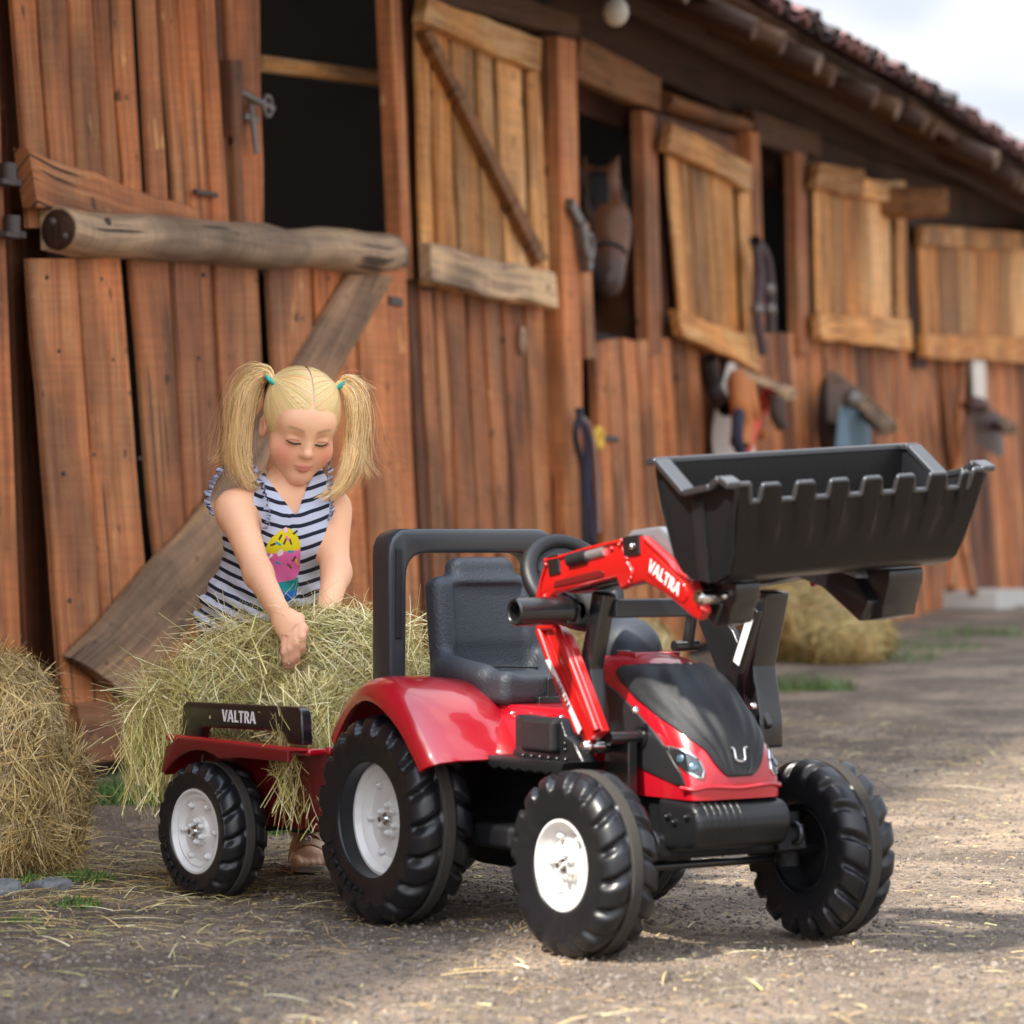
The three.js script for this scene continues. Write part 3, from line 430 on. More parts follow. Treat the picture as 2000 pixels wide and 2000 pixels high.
// a blow-moulded plastic wheel turning about z; its white face looks along +z
function tyreGeo(R, W, rimR, N) {
  const hw = W / 2, C = [[0, R], [0.16, R], [0.5, R * 0.992], [0.78, R * 0.955], [0.97, R * 0.87], [1.03, lerp(R, rimR, 0.42)], [0.98, lerp(R, rimR, 0.72)], [0.9, rimR * 1.02], [0.72, rimR * 0.99], [0.2, rimR * 0.985]];
  const half = new THREE.SplineCurve(C.map(([w, r]) => new THREE.Vector2(w * hw, r))).getPoints(30), prof = [...half.slice(1).reverse().map((p) => [-p.x, p.y]), ...half.map((p) => [p.x, p.y])], n = prof.length - 1;
  const nor = prof.map((p, i) => { const a = prof[Math.max(0, i - 1)], b = prof[Math.min(n, i + 1)], x = b[0] - a[0], y = b[1] - a[1], l = Math.hypot(x, y); return [-y / l, x / l]; });
  return grid(N * 18, n, (u, v) => {
    const i = Math.round(v * n), [w, r] = prof[i], q = Math.abs(w) / hw, side = w < 0 ? 0.5 : 0, ph = mod(u * N + side + (q * 0.55) * 1.0, 1);
    const zone = sstep(0.17, 0.22, q) * sstep(lerp(R, rimR, 0.52), lerp(R, rimR, 0.26), r);
    const lug = sstep(0.0, 0.06, ph) * (1 - sstep(0.62, 0.90, ph)), shelf = sstep(0.16, 0.50, q);
    const d = zone * (lug * lerp(0.35, 1, shelf) - 0.75) * R * 0.062, a = u * 2 * Math.PI;
    const rr_ = r + nor[i][1] * d, ww = w + nor[i][0] * d;
    return [Math.cos(a) * rr_, Math.sin(a) * rr_, ww, u * 2 * Math.PI * R, v * W * 2];
  }, true);
}
const lathe = (pts, seg = 64) => new THREE.LatheGeometry(pts.map((p) => new THREE.Vector2(...p)), seg).rotateX(Math.PI / 2);   // (radius, along z)
const wheelParts = {};
function makeWheel(parent, pos, R, W, rimR, N, dish, face, text, spin = 0, sink = 0.004) {   // face +1: the white side looks along +z
  const w = part('wheel', parent, pos); if (face < 0) w.rotation.y = Math.PI; 
  const k = [R, W, rimR].join(); const S = wheelParts[k] ??= {
    tyre: tyreGeo(R, W, rimR, N), grip: lathe([[R * 0.985, -0.10 * W], [R * 1.008, -0.095 * W], [R * 1.012, -0.05 * W], [R * 1.006, -0.045 * W], [R * 1.006, -0.02 * W], [R * 1.012, -0.015 * W], [R * 1.012, 0.015 * W], [R * 1.006, 0.02 * W], [R * 1.006, 0.045 * W], [R * 1.012, 0.05 * W], [R * 1.008, 0.095 * W], [R * 0.985, 0.10 * W]], 120),
    rim: toCreasedNormals(lathe([[0.001, 0.5 * W - dish], [rimR * 0.32, 0.5 * W - dish], [rimR * 0.36, 0.5 * W - dish - 0.006], [rimR * 0.70, 0.5 * W - dish - 0.008], [rimR * 0.80, 0.5 * W - dish + 0.002], [rimR * 0.86, 0.44 * W - sink - 0.006], [rimR * 0.93, 0.475 * W - sink], [rimR * 0.985, 0.47 * W - sink], [rimR * 1.0, 0.43 * W - sink], [rimR * 0.98, 0.36 * W - sink]].reverse()), 0.5),
    back: toCreasedNormals(lathe([[rimR * 1.0, -0.36 * W], [rimR * 0.9, -0.40 * W], [rimR * 0.86, -0.30 * W], [rimR * 0.8, -0.06 * W], [rimR * 0.4, -0.04 * W], [rimR * 0.36, -0.05 * W], [0.001, -0.05 * W]]), 0.5),
    bolt: merge([new THREE.CylinderGeometry(0.0062, 0.0068, 0.008, 6).rotateX(Math.PI / 2), new THREE.SphereGeometry(0.0045, 8, 6).translate(0, 0, 0.004)]),
  };
  const ty = mesh('tyre', S.tyre, TYRE, w); ty.rotation.z = spin; mesh('grip_strip', S.grip, GRIPM, w); mesh('rim', S.rim, WHITE, w); mesh('wheel_back', S.back, BLK, w);
  const z = 0.5 * W - dish;
  for (let i = 0; i < 6; i++) { const a = i / 6 * 6.283 + 0.4 + spin; const b = mesh('bolt', S.bolt, WHITE, w); b.position.set(Math.cos(a) * rimR * 0.24, Math.sin(a) * rimR * 0.24, z + 0.004); const c = mesh('bolt', S.bolt, WHITE, w); c.position.set(Math.cos(a + 0.5) * rimR * 0.66, Math.sin(a + 0.5) * rimR * 0.66, z - 0.003); }
  mesh('axle_nut', [new THREE.CylinderGeometry(0.012, 0.012, 0.008, 6).rotateX(Math.PI / 2).translate(0, 0, z + 0.006), new THREE.CylinderGeometry(0.0055, 0.006, 0.016, 12).rotateX(Math.PI / 2).translate(0, 0, z + 0.014)], CHROME, w);
  if (text) { const rL = lerp(R, rimR, 0.62), gs = []; [...text].forEach((c, i) => { if (c === ' ') return; const a = 4.15 + (i - text.length / 2) * 0.021 / rL * 1.05; const g = lettering(c, 0.020, 0.004).rotateZ(0); gs.push(tr(tr(g, 0, 0, 0, -0.12, 0, 0), Math.cos(a) * rL, Math.sin(a) * rL, W * 0.494, 0, 0, a - Math.PI / 2 + Math.PI * 0)); }); mesh('sidewall_lettering', gs, TYRE, w); }
  return w;
}
// ---------------------------------------------------------------- the pedal tractor: x forward, y up, z to its right
const TRF = [0.559, 0.829], TRA = Math.atan2(-TRF[1], TRF[0]);
const tractor = thing('toy_tractor', 'red and black pedal toy tractor with raised black front bucket and white wheel rims', 'toy tractor', [-0.004, 0.0, -6.263], TRA);
{
  const T = tractor, rearW = 0.125, frontW = 0.108, RR = 0.190, RF = 0.157;
  makeWheel(T, [0, RR, 0.2565], RR, rearW, 0.106, 18, 0.052, 1, 'TUBELESS', 0.2, 0.034);
  makeWheel(T, [0, RR, -0.2565], RR, rearW, 0.106, 18, 0.052, -1, '', 0.5, 0.034);
  makeWheel(T, [0.603, RF, 0.2565], RF, frontW, 0.079, 17, 0.022, 1, '', 0.1);
  makeWheel(T, [0.603, RF, -0.2565], RF, frontW, 0.079, 17, 0.022, -1, '', 0.35);
  // fenders: a closed section swept over each rear wheel
  for (const s of [1, -1]) {
    const sec = [[0.10, 0.235], [0.13, 0.255], [0.20, 0.262], [0.265, 0.262], [0.295, 0.256], [0.312, 0.243], [0.318, 0.228], [0.318, 0.218], [0.311, 0.218], [0.309, 0.232], [0.298, 0.246], [0.26, 0.254], [0.20, 0.254], [0.13, 0.247], [0.10, 0.229]];
    const g = grid(48, sec.length, (u, v) => { const [z, r] = sec[Math.round(v * sec.length) % sec.length], a = lerp(0.48, 2.52, u), e = 1 + 0.05 * sstep(0.12, 0.0, u), zz = 0.10 + (z - 0.10) * lerp(1.06, 0.82, sstep(0.25, 1, u)); return [Math.cos(a) * r * e, RR + Math.sin(a) * r, s * zz, u, v]; });
    if (s > 0) { const ix = g.index.array; for (let i = 0; i < ix.length; i += 3) { const t = ix[i]; ix[i] = ix[i + 1]; ix[i + 1] = t; } }
    const cap = (u) => { const a = lerp(0.48, 2.86, u); };
    mesh('fender', toCreasedNormals(g, 0.8), RDP, T);
  }
  // roll bar: a bent frame of square section standing on the fenders
  const out = roundPoly([[-0.19, 0.43], [-0.192, 0.722, 0.05], [0.192, 0.722, 0.05], [0.19, 0.43]], 0.002), inn = roundPoly([[-0.152, 0.43], [-0.150, 0.676, 0.045], [0.150, 0.676, 0.045], [0.152, 0.43]], 0.002).reverse();
  const rb = mesh('roll_bar', plate([...out, ...inn], 0.066, 0.008), BAR, T); rb.rotation.y = Math.PI / 2; rb.position.set(-0.155, 0, 0);
  for (const s of [1, -1]) mesh('bar_inlay', [rbox(0.006, 0.17, 0.014, 0.004).translate(-0.121, 0.60, s * 0.171)], BLK, T);
  // seat, one moulding with a panel of finer grain
  const seat = part('seat', T);
  const box = (cx, cy, cz, hx, hy, hz, r) => (x, y, z) => { const qx = Math.abs(x - cx) - hx + r, qy = Math.abs(y - cy) - hy + r, qz = Math.abs(z - cz) - hz + r; return Math.hypot(Math.max(qx, 0), Math.max(qy, 0), Math.max(qz, 0)) + Math.min(Math.max(qx, qy, qz), 0) - r; };
  const back = box(0, 0, 0, 0.028, 0.118, 0.120, 0.022), head = box(-0.004, 0.118, 0, 0.026, 0.036, 0.070, 0.02), dent = box(0.036, -0.015, 0, 0.016, 0.115, 0.080, 0.008);
  const cush = box(0.035, 0.430, 0, 0.125, 0.032, 0.120, 0.02), hol = box(0.06, 0.482, 0, 0.12, 0.024, 0.088, 0.018), bolL = capsule([-0.05, 0.462, 0.102], [0.075, 0.450, 0.104], 0.026, 0.022), bolR = capsule([-0.05, 0.462, -0.102], [0.075, 0.450, -0.104], 0.026, 0.022);
  const sg = solid((x, y, z) => { const c = Math.cos(0.13), s = Math.sin(0.13), X = x + 0.085, Y = y - 0.515, bx = X * c + Y * s, by = -X * s + Y * c; let d = smin(back(bx, by, z), head(bx, by, z), 0.02); d = smin(d, cush(x, y, z), 0.02); d = smin(d, bolL(x, y, z), 0.02); d = smin(d, bolR(x, y, z), 0.02); d = smax(d, -dent(bx, by, z), 0.008); return smax(d, -hol(x, y, z), 0.02); }, [-0.17, 0.38, -0.16], [0.19, 0.70, 0.16], 0.0045);
  { const p = sg.attributes.position, uv = new Float32Array(p.count * 2); for (let i = 0; i < p.count; i++) uv.set([p.getZ(i) * 1.0, p.getY(i) + p.getX(i)], i * 2); sg.setAttribute('uv', new THREE.BufferAttribute(uv, 2)); }
  mesh('seat_shell', sg, SEATM, seat);
  mesh('seam', tube([[-0.03, 0.458, -0.086], [-0.035, 0.462, 0], [-0.03, 0.458, 0.086]], 0.0022, 12, 6), GLOSS, seat);
  mesh('seat_catch', [rbox(0.012, 0.062, 0.02, 0.003).translate(0.164, 0.418, 0.02), rbox(0.014, 0.014, 0.06, 0.003).translate(0.164, 0.408, 0.02)], GLOSS, T);
  // body: red tray below the seat, black tunnel, steps
  mesh('seat_base', plate(roundPoly([[-0.14, 0.37], [-0.14, 0.402], [0.36, 0.402], [0.37, 0.37]], 0.01), 0.21, 0.006).translate(0, 0, 0), RDP, T);
  mesh('side_tray', plate(roundPoly([[-0.20, 0.30], [-0.2, 0.385], [0.40, 0.385], [0.405, 0.325, 0.004], [0.10, 0.305]], 0.012), 0.262, 0.008), RDP, T);
  for (const [x, y] of [[0.19, 0.388], [0.345, 0.388]]) mesh('bolt', new THREE.SphereGeometry(0.007, 10, 8).scale(1, 0.6, 1).translate(x, y, 0.123), CHROME, T);
  mesh('chassis', [plate(roundPoly([[-0.22, 0.15], [-0.22, 0.31], [0.42, 0.33], [0.52, 0.30], [0.62, 0.27], [0.66, 0.2], [0.6, 0.17], [0.30, 0.15], [0.24, 0.10], [0.02, 0.10]], 0.02), 0.17, 0.008)], BLK, T);
  for (const s of [1, -1]) {
    const st = part('step', T); const zz = s * 0.165;
    mesh('tread', plate([[0.235, 0.318], [0.24, 0.30], ...Array.from({ length: 15 }, (_, i) => [0.245 + i * 0.016, 0.300 - (i % 2) * 0.005]), [0.478, 0.318]], 0.09, 0.002).translate(0, 0, zz), BLK, st);
    mesh('riser', plate(roundPoly([[0.245, 0.31], [0.25, 0.33], [0.285, 0.34], [0.29, 0.382], [0.40, 0.388], [0.415, 0.36], [0.44, 0.35], [0.475, 0.31]], 0.008), 0.035, 0.006).translate(0, 0, s * 0.145), BLK, st);
    mesh('hump', rbox(0.105, 0.062, 0.05, 0.010).translate(0.348, 0.358, s * 0.155), BLK, st); mesh('side_wall', rbox(0.05, 0.075, 0.03, 0.006).translate(0.272, 0.352, s * 0.142), BLK, st);
    for (let i = 0; i < 6; i++) mesh('stud', new THREE.SphereGeometry(0.0045, 8, 6).translate(0.325 + i * 0.026, 0.3215, s * 0.19), GLOSS, st);
    for (let i = 0; i < 3; i++) for (const d of [0, 0.010]) mesh('stud', new THREE.SphereGeometry(0.004, 8, 6).translate(0.325 + i * 0.045, 0.336 + d, s * 0.163), GLOSS, st);
    const pd = part('pedal', T); mesh('pedal_block', rbox(0.13, 0.045, 0.075, 0.012).translate(0.215, s > 0 ? 0.17 : 0.2, s * 0.15), BLK, pd); mesh('crank', beam([0.24, s > 0 ? 0.17 : 0.2, s * 0.10], [0.30, 0.185, s * 0.10], 0.014, 0.024), GLOSS, pd);
  }
  mesh('rear_axle', cyl([0, RR, -0.25], [0, RR, 0.25], 0.011), GLOSS, T);
  // hood as level slices
  const tab = (t, a) => { for (let i = 1; i < a.length; i++) if (t <= a[i][0] || i === a.length - 1) { const k = clamp((t - a[i - 1][0]) / (a[i][0] - a[i - 1][0])), s = k; return a[i - 1].slice(1).map((v, q) => lerp(v, a[i][q + 1], s)); } };
  const prof = new THREE.CatmullRomCurve3([[0.703, 0.262, 0.096], [0.703, 0.292, 0.098], [0.698, 0.325, 0.099], [0.684, 0.37, 0.0985], [0.658, 0.415, 0.096], [0.622, 0.455, 0.090], [0.575, 0.481, 0.078], [0.52, 0.496, 0.060], [0.47, 0.504, 0.034], [0.44, 0.506, 0.006]].map((p) => V(p[0], p[1], p[2])));
  const hoodAt = (phi, t, off = 0) => {                               // phi -1..1 from right rear over the nose to left rear; t 0..1 from the lip to the crown
    const f = (ph, tt) => { const p = prof.getPoint(clamp(tt)), front = p.x, w = p.z, a = Math.min(lerp(0.035, 0.20, sstep(0, 0.85, tt)), front - 0.385), e = lerp(0.42, 0.95, sstep(0, 0.5, tt)), k = Math.abs(ph); const psi = Math.min(k / 0.5, 1) * Math.PI / 2, xc = front - a; let x = xc + a * Math.cos(psi) ** e; const z = w * Math.sin(psi) ** e; if (k > 0.5) x = lerp(xc, 0.38, (k - 0.5) * 2); return V(x, p.y + 0.0 * (1 - k), -Math.sign(ph) * z); };
    const p = f(phi, t); if (!off) return p; const e = 0.006, du = f(phi + e, t).sub(f(phi - e, t)), dv = f(phi, Math.min(1, t + e)).sub(f(phi, Math.max(0, t - e))), n = du.cross(dv).normalize(); if (n.x * 0.2 + n.y * 0.3 + n.z * p.z * 10 < 0 && Math.abs(p.z) > 0.01) n.negate(); else if (Math.abs(p.z) <= 0.01 && n.x + n.y < 0) n.negate(); return p.add(n.multiplyScalar(off));
  };
  const hood = part('hood', T);
  mesh('hood_shell', grid(120, 60, (u, v) => { const p = hoodAt(1 - 2 * u, v); return [p.x, p.y, p.z]; }), RDP, hood);
  mesh('hood_crown', plate(roundPoly([[0.36, 0.40], [0.385, 0.5055], [0.47, 0.5045], [0.45, 0.40]], 0.004), 0.10, 0.004), RDP, hood);
  mesh('hood_rear', plate(roundPoly([[-0.093, 0.262], [-0.096, 0.42, 0.02], [-0.075, 0.492, 0.03], [0, 0.507], [0.075, 0.492, 0.03], [0.096, 0.42, 0.02], [0.093, 0.262]], 0.004), 0.03, 0.006).rotateY(Math.PI / 2).translate(0.385, 0, 0), RDP, hood);
  const panel = (name, t0, t1, lo, hi, off, mat, nu = 24, nv = 24, ridge = 0) => mesh(name, grid(nu + 2, nv + 2, (u, v) => { const vv = clamp((v * (nv + 2) - 1) / nv), uu = clamp((u * (nu + 2) - 1) / nu), edge = u === 0 || v === 0 || u === 1 || v === 1, t = lerp(t0, t1, vv), p = hoodAt(lerp(hi(t), lo(t), uu), t, edge ? -0.002 : off + ridge * (Math.cos(uu * 44) * Math.sin(uu * Math.PI) * Math.sin(vv * 2.6))); return [p.x, p.y, p.z, uu, vv]; }), mat, hood);
  // the t of a height
  const tOf = (y) => { let a = 0, b = 1; for (let i = 0; i < 30; i++) { const m = (a + b) / 2; if (prof.getPoint(m).y < y) a = m; else b = m; } return a; };
  const gb = [[tOf(0.300), 0.02], [tOf(0.318), 0.09], [tOf(0.345), 0.17], [tOf(0.365), 0.27], [tOf(0.40), 0.40], [tOf(0.43), 0.46], [tOf(0.455), 0.475], [tOf(0.470), 0.45], [tOf(0.480), 0.39], [tOf(0.485), 0.24]];
  panel('grille', tOf(0.300), tOf(0.485), (t) => -tab(t, gb)[0], (t) => tab(t, gb)[0], 0.004, phys({ color: lin(0.013, 0.014, 0.017), roughness: 0.38, bumpMap: grainTex, bumpScale: 0.0004 }), 90, 40, 0.0022);
  for (const s of [1, -1]) {
    const S = (a) => (t) => { const q = tab(t, a); return s > 0 ? q[0] : -q[1]; }, E = (a) => (t) => { const q = tab(t, a); return s > 0 ? q[1] : -q[0]; };
    const win = [[tOf(0.286), 0.455, 0.50], [tOf(0.31), 0.455, 0.68], [tOf(0.345), 0.475, 0.88], [tOf(0.38), 0.50, 0.985], [tOf(0.41), 0.535, 0.985], [tOf(0.435), 0.59, 0.985], [tOf(0.455), 0.72, 0.985]];
    panel('side_panel', tOf(0.286), tOf(0.455), S(win), E(win), 0.003, std({ color: lin(0.018, 0.018, 0.020), roughness: 0.35 }), 20, 24);
    const lampA = [[tOf(0.298), 0.205, 0.25], [tOf(0.310), 0.185, 0.40], [tOf(0.328), 0.215, 0.47], [tOf(0.345), 0.30, 0.485], [tOf(0.352), 0.43, 0.49]];
    const shrink = lampA.map(([t, a, b], i) => [lerp(t, tOf(0.326), 0.10), a + 0.016, b - 0.016]);
    panel('lamp_bezel', tOf(0.298), tOf(0.352), S(lampA), E(lampA), 0.003, CHROME, 16, 14);
    const hl = part('headlight', hood);
    const g = panel('headlamp_lens', shrink[0][0], shrink[4][0], S(shrink), E(shrink), 0.0042, phys({ color: lin(0.015, 0.018, 0.022), roughness: 0.08, clearcoat: 1 }), 16, 14);
    hl.add(g);
    for (const [ph, y, r] of [[0.285, 0.318, 0.0088], [0.385, 0.331, 0.0072]]) { const p = hoodAt(s * ph, tOf(y), 0.0048), q = hoodAt(s * ph, tOf(y), 0.0068); mesh('reflector', new THREE.SphereGeometry(r, 16, 10).scale(1, 1, 0.3).applyMatrix4(new THREE.Matrix4().lookAt(q, p, V(0, 1, 0)).setPosition(p)), phys({ color: lin(0.07, 0.13, 0.18), roughness: 0.12, metalness: 0.3, clearcoat: 1 }), hl); }
  }
  { // nose crest
    const P = (ph, y) => hoodAt(ph, tOf(y), 0.0075);
    mesh('emblem', [tube([P(0.030, 0.347), P(0.017, 0.346), P(0.012, 0.338), P(0.008, 0.327), P(0.0, 0.324)], 0.0022, 14, 8), tube([P(-0.030, 0.347), P(-0.017, 0.346), P(-0.012, 0.338), P(-0.008, 0.327), P(0.0, 0.324)], 0.0022, 14, 8)], CHROME, hood);
    mesh('nose_crease', tube([P(0.46, 0.283).multiplyScalar(1), P(0.3, 0.280), P(0.15, 0.284), P(0, 0.281), P(-0.15, 0.284), P(-0.3, 0.280), P(-0.46, 0.283)].map((p) => p.add(V(-0.0065, 0, 0))), 0.004, 40, 8), RDP, hood);
    mesh('glare_mark', [lettering('4A', 0.024, 0.0008).rotateX(-Math.PI / 2).rotateY(-Math.PI / 2).translate(0.425, 0.5065, 0.03)], std({ color: lin(0.7, 0.55, 0.55), roughness: 0.4 }), hood);  // pale marks paint the sun glare on the hood
  }
  // nose weight, axle, steering
  const nw = part('front_weight', T);
  mesh('weight_block', plate(roundPoly([[0.60, 0.262], [0.705, 0.258, 0.02], [0.725, 0.225, 0.03], [0.705, 0.178, 0.03], [0.61, 0.172]], 0.012), 0.205, 0.012), BLK, nw);
  for (let i = 0; i < 6; i++) mesh('rib', plate(roundPoly([[0.64, 0.20], [0.64, 0.2615], [0.706, 0.2605, 0.02], [0.7275, 0.225, 0.03], [0.710, 0.19, 0.02]], 0.008), 0.006, 0.002).translate(0, 0, 0.078 - i * 0.014), BLK, nw);
  for (const [x, y] of [[0.635, 0.232], [0.655, 0.224], [0.69, 0.235]]) mesh('bolt', [cyl([x, y, 0.1], [x, y, 0.106], 0.006), new THREE.SphereGeometry(0.0035, 8, 6).translate(x, y, 0.107)], GLOSS, nw);
  mesh('front_axle', [rbox(0.05, 0.045, 0.36, 0.01).translate(0.60, 0.178, 0)], BLK, T);
  for (const s of [1, -1]) { const k = part('knuckle', T); mesh('kingpin', cyl([0.603, 0.13, s * 0.185], [0.603, 0.225, s * 0.185], 0.021), BLK, k); mesh('stub', cyl([0.603, RF, s * 0.185], [0.603, RF, s * 0.255], 0.013), GLOSS, k); mesh('arm', beam([0.603, 0.175, s * 0.18], [0.655, 0.185, s * 0.15], 0.05, 0.045), BLK, k); mesh('boss', new THREE.TorusGeometry(0.016, 0.006, 8, 20).translate(0.66, 0.192, s * 0.155), GLOSS, k); mesh('lever', beam([0.603, 0.14, s * 0.185], [0.555, 0.14, s * 0.175], 0.02, 0.012), GLOSS, k); }
  mesh('track_rod', cyl([0.575, 0.140, -0.18], [0.575, 0.140, 0.18], 0.0075), GLOSS, T);
  // dash cowl and steering wheel
  mesh('dash_cowl', solid(join([ellip([0.37, 0.50, 0], [0.075, 0.066, 0.062]), ellip([0.33, 0.49, 0], [0.06, 0.05, 0.05])], 0.03), [0.26, 0.42, -0.08], [0.46, 0.58, 0.08], 0.006), SEATM, T);
  const sw = part('steering_wheel', T, [0.205, 0.624, 0]); sw.rotation.set(0, 0, 0); sw.rotation.order = 'ZYX'; sw.rotation.z = 0.62;
  mesh('wheel_ring', new THREE.TorusGeometry(0.090, 0.016, 12, 48).rotateY(Math.PI / 2), std({ color: lin(0.007, 0.007, 0.008), roughness: 0.5 }), sw); mesh('hub', new THREE.CylinderGeometry(0.040, 0.050, 0.03, 24).rotateZ(Math.PI / 2), BLK, sw);
  mesh('wheel_back', new THREE.CylinderGeometry(0.086, 0.080, 0.008, 40).rotateZ(Math.PI / 2), std({ color: lin(0.006, 0.006, 0.007), roughness: 0.6 }), sw);
  for (const a of [0.5, 2.6, 4.7]) mesh('spoke', beam([0, 0, 0], [0, Math.sin(a) * 0.088, Math.cos(a) * 0.088], 0.012, 0.03, V(1, 0, 0)), BLK, sw);
  mesh('steering_column', cyl([0.21, 0.63, 0], [0.37, 0.51, 0], 0.020), BLK, T);
  // loader frame, the same on both sides
  const armOut = [[0.425, 0.659], [0.435, 0.673], [0.476, 0.679], [0.653, 0.706], [0.676, 0.711], [0.716, 0.711], [0.791, 0.672], [0.807, 0.659], [0.842, 0.646], [0.861, 0.629], [0.887, 0.589], [0.869, 0.572], [0.848, 0.579], [0.771, 0.617], [0.716, 0.634], [0.676, 0.628], [0.648, 0.619], [0.638, 0.640], [0.453, 0.610], [0.438, 0.598], [0.394, 0.598], [0.400, 0.62]];
  const coverHoles = [];
  for (const s of [1, -1]) {
    const ar = part('loader_arm', T);
    mesh('arm_core', plate(roundPoly([[0.42, 0.612], [0.43, 0.668], [0.66, 0.704], [0.722, 0.706], [0.80, 0.660], [0.85, 0.640], [0.893, 0.60], [0.870, 0.565], [0.77, 0.622], [0.70, 0.640], [0.47, 0.610]], 0.008), 0.06, 0.004).translate(0, 0, s * 0.155), GLOSS, ar);
    mesh('arm_sheen_cap', plate(roundPoly([[0.64, 0.700], [0.655, 0.720], [0.738, 0.727], [0.822, 0.684], [0.868, 0.652], [0.872, 0.638], [0.80, 0.655], [0.72, 0.700]], 0.006), 0.080, 0.004).translate(0, 0, s * 0.157), phys({ color: lin(0.16, 0.165, 0.18), roughness: 0.3, clearcoat: 1, clearcoatRoughness: 0.15 }), ar);  // grey puts the sky reflection on black plastic into the colour
    mesh('arm_cover', plate(roundPoly(armOut, 0.006), 0.016, 0.005).translate(0, 0, s * 0.206), RDARM, ar);
    const oz = s * 0.2145, rib = (pts, r = 0.0036) => mesh('cover_rib', tube(pts.map(([x, y]) => V(x, y, oz)), r, 30, 8), RDARM, ar);
    rib([[0.720, 0.706], [0.788, 0.668], [0.806, 0.654], [0.842, 0.640], [0.857, 0.624], [0.880, 0.588]]); rib([[0.428, 0.668], [0.476, 0.674], [0.56, 0.689], [0.655, 0.702]]); rib([[0.658, 0.69], [0.672, 0.665], [0.686, 0.648], [0.670, 0.630]]); rib([[0.430, 0.655], [0.416, 0.63], [0.41, 0.604]]);
    for (const [x, y] of [[0.431, 0.667], [0.432, 0.660], [0.655, 0.702], [0.650, 0.696], [0.627, 0.689], [0.672, 0.672], [0.683, 0.640], [0.678, 0.633], [0.852, 0.634], [0.868, 0.606], [0.879, 0.592], [0.428, 0.605]]) mesh('stud', new THREE.SphereGeometry(0.0048, 8, 6).translate(x, y, oz), RDARM, ar);
    mesh('groove', plate(roundPoly([[0.455, 0.620], [0.459, 0.632], [0.592, 0.653], [0.607, 0.648], [0.599, 0.640]], 0.004), 0.004, 0.001).translate(0, 0, oz - s * 0.0005), std({ color: lin(0.12, 0.004, 0.004), roughness: 0.5 }), ar);
    mesh('pad', [rbox(0.034, 0.034, 0.012, 0.002).rotateZ(0.15).translate(0.457, 0.660, oz - s * 0.003)], GLOSS, ar); mesh('pad', [rbox(0.046, 0.034, 0.012, 0.002).rotateZ(0.1).translate(0.685, 0.694, oz - s * 0.003)], GLOSS, ar);
    mesh('bolt', new THREE.SphereGeometry(0.006, 10, 8).translate(0.69, 0.693, oz + s * 0.004), CHROME, ar);
    mesh('piston', cyl([0.502, 0.668, oz - s * 0.002], [0.556, 0.677, oz - s * 0.002], 0.0125), BLK, ar); mesh('piston_rod', cyl([0.556, 0.677, oz - s * 0.002], [0.606, 0.685, oz - s * 0.002], 0.0085), std({ color: lin(0.6, 0.6, 0.6), roughness: 0.3, metalness: 0.8 }), ar);
    mesh('badge_plate', plate(roundPoly([[0.716, 0.686], [0.742, 0.683], [0.832, 0.634], [0.843, 0.613], [0.830, 0.600], [0.80, 0.612], [0.719, 0.652]], 0.012), 0.004, 0.001).translate(0, 0, oz), RDARM, ar);
    const txt = mesh('lettering', lettering('VALTRA', 0.021, 0.001, 0.9), PRINT, ar); txt.position.set(0.779, 0.6425, oz + s * 0.0022); txt.rotation.z = -0.46; if (s < 0) txt.rotation.set(0, Math.PI, 0.46);
    mesh('end_bolt', [cyl([0.875, 0.611, s * 0.18], [0.875, 0.611, s * 0.218], 0.013, 0.013, 20), cyl([0.875, 0.611, s * 0.218], [0.875, 0.611, s * 0.225], 0.009, 0.009, 6)], CHROME, ar);
    // strut
    const st = part('strut', T);
    if (s > 0) mesh('strut_plate', plate(roundPoly([[0.388, 0.552], [0.440, 0.556], [0.472, 0.537], [0.578, 0.377], [0.550, 0.362], [0.521, 0.352], [0.508, 0.369]], 0.006), s > 0 ? 0.018 : 0.006, s > 0 ? 0.004 : 0.002).translate(0, 0, s > 0 ? 0.190 : -0.197), RDARM, st);
    if (s > 0) { mesh('strut_rib', tube([[0.394, 0.545, s * 0.203], [0.44, 0.475, s * 0.203], [0.515, 0.372, s * 0.203]], 0.008, 16, 8), RDARM, st); mesh('strut_rib', tube([[0.448, 0.550, s * 0.203], [0.49, 0.495, s * 0.203], [0.568, 0.378, s * 0.203]], 0.008, 16, 8), RDARM, st); mesh('strut_rib', tube([[0.392, 0.549, s * 0.203], [0.444, 0.553, s * 0.203]], 0.006, 8, 8), RDARM, st); }
    if (s < 0) { st.position.z = 0.010; mesh('strut_liner', plate(roundPoly([[0.378, 0.556], [0.446, 0.566], [0.482, 0.540], [0.584, 0.376], [0.550, 0.352], [0.515, 0.345], [0.498, 0.365]], 0.006), 0.012, 0.002).translate(0, 0, -0.172), GLOSS, st); }
    mesh('sticker', plate([[0.470, 0.476], [0.460, 0.482], [0.438, 0.506], [0.450, 0.508], [0.546, 0.392], [0.538, 0.382]].map(([x, y]) => [x - 0.013, y - 0.012]), 0.0016, 0).translate(0, 0, s * 0.2115), std({ color: lin(0.62, 0.62, 0.62), roughness: 0.35 }), st);
    const t2 = mesh('lettering', lettering('VALTRA', 0.011, 0.0008), std({ color: lin(0.12, 0.03, 0.03), roughness: 0.5 }), st); t2.position.set(0.482, 0.434, s * 0.2125); t2.rotation.z = -0.875; if (s < 0) t2.rotation.set(0, Math.PI, 0.875);
    // mast, pins, grip
    const ms = part('mast', T);
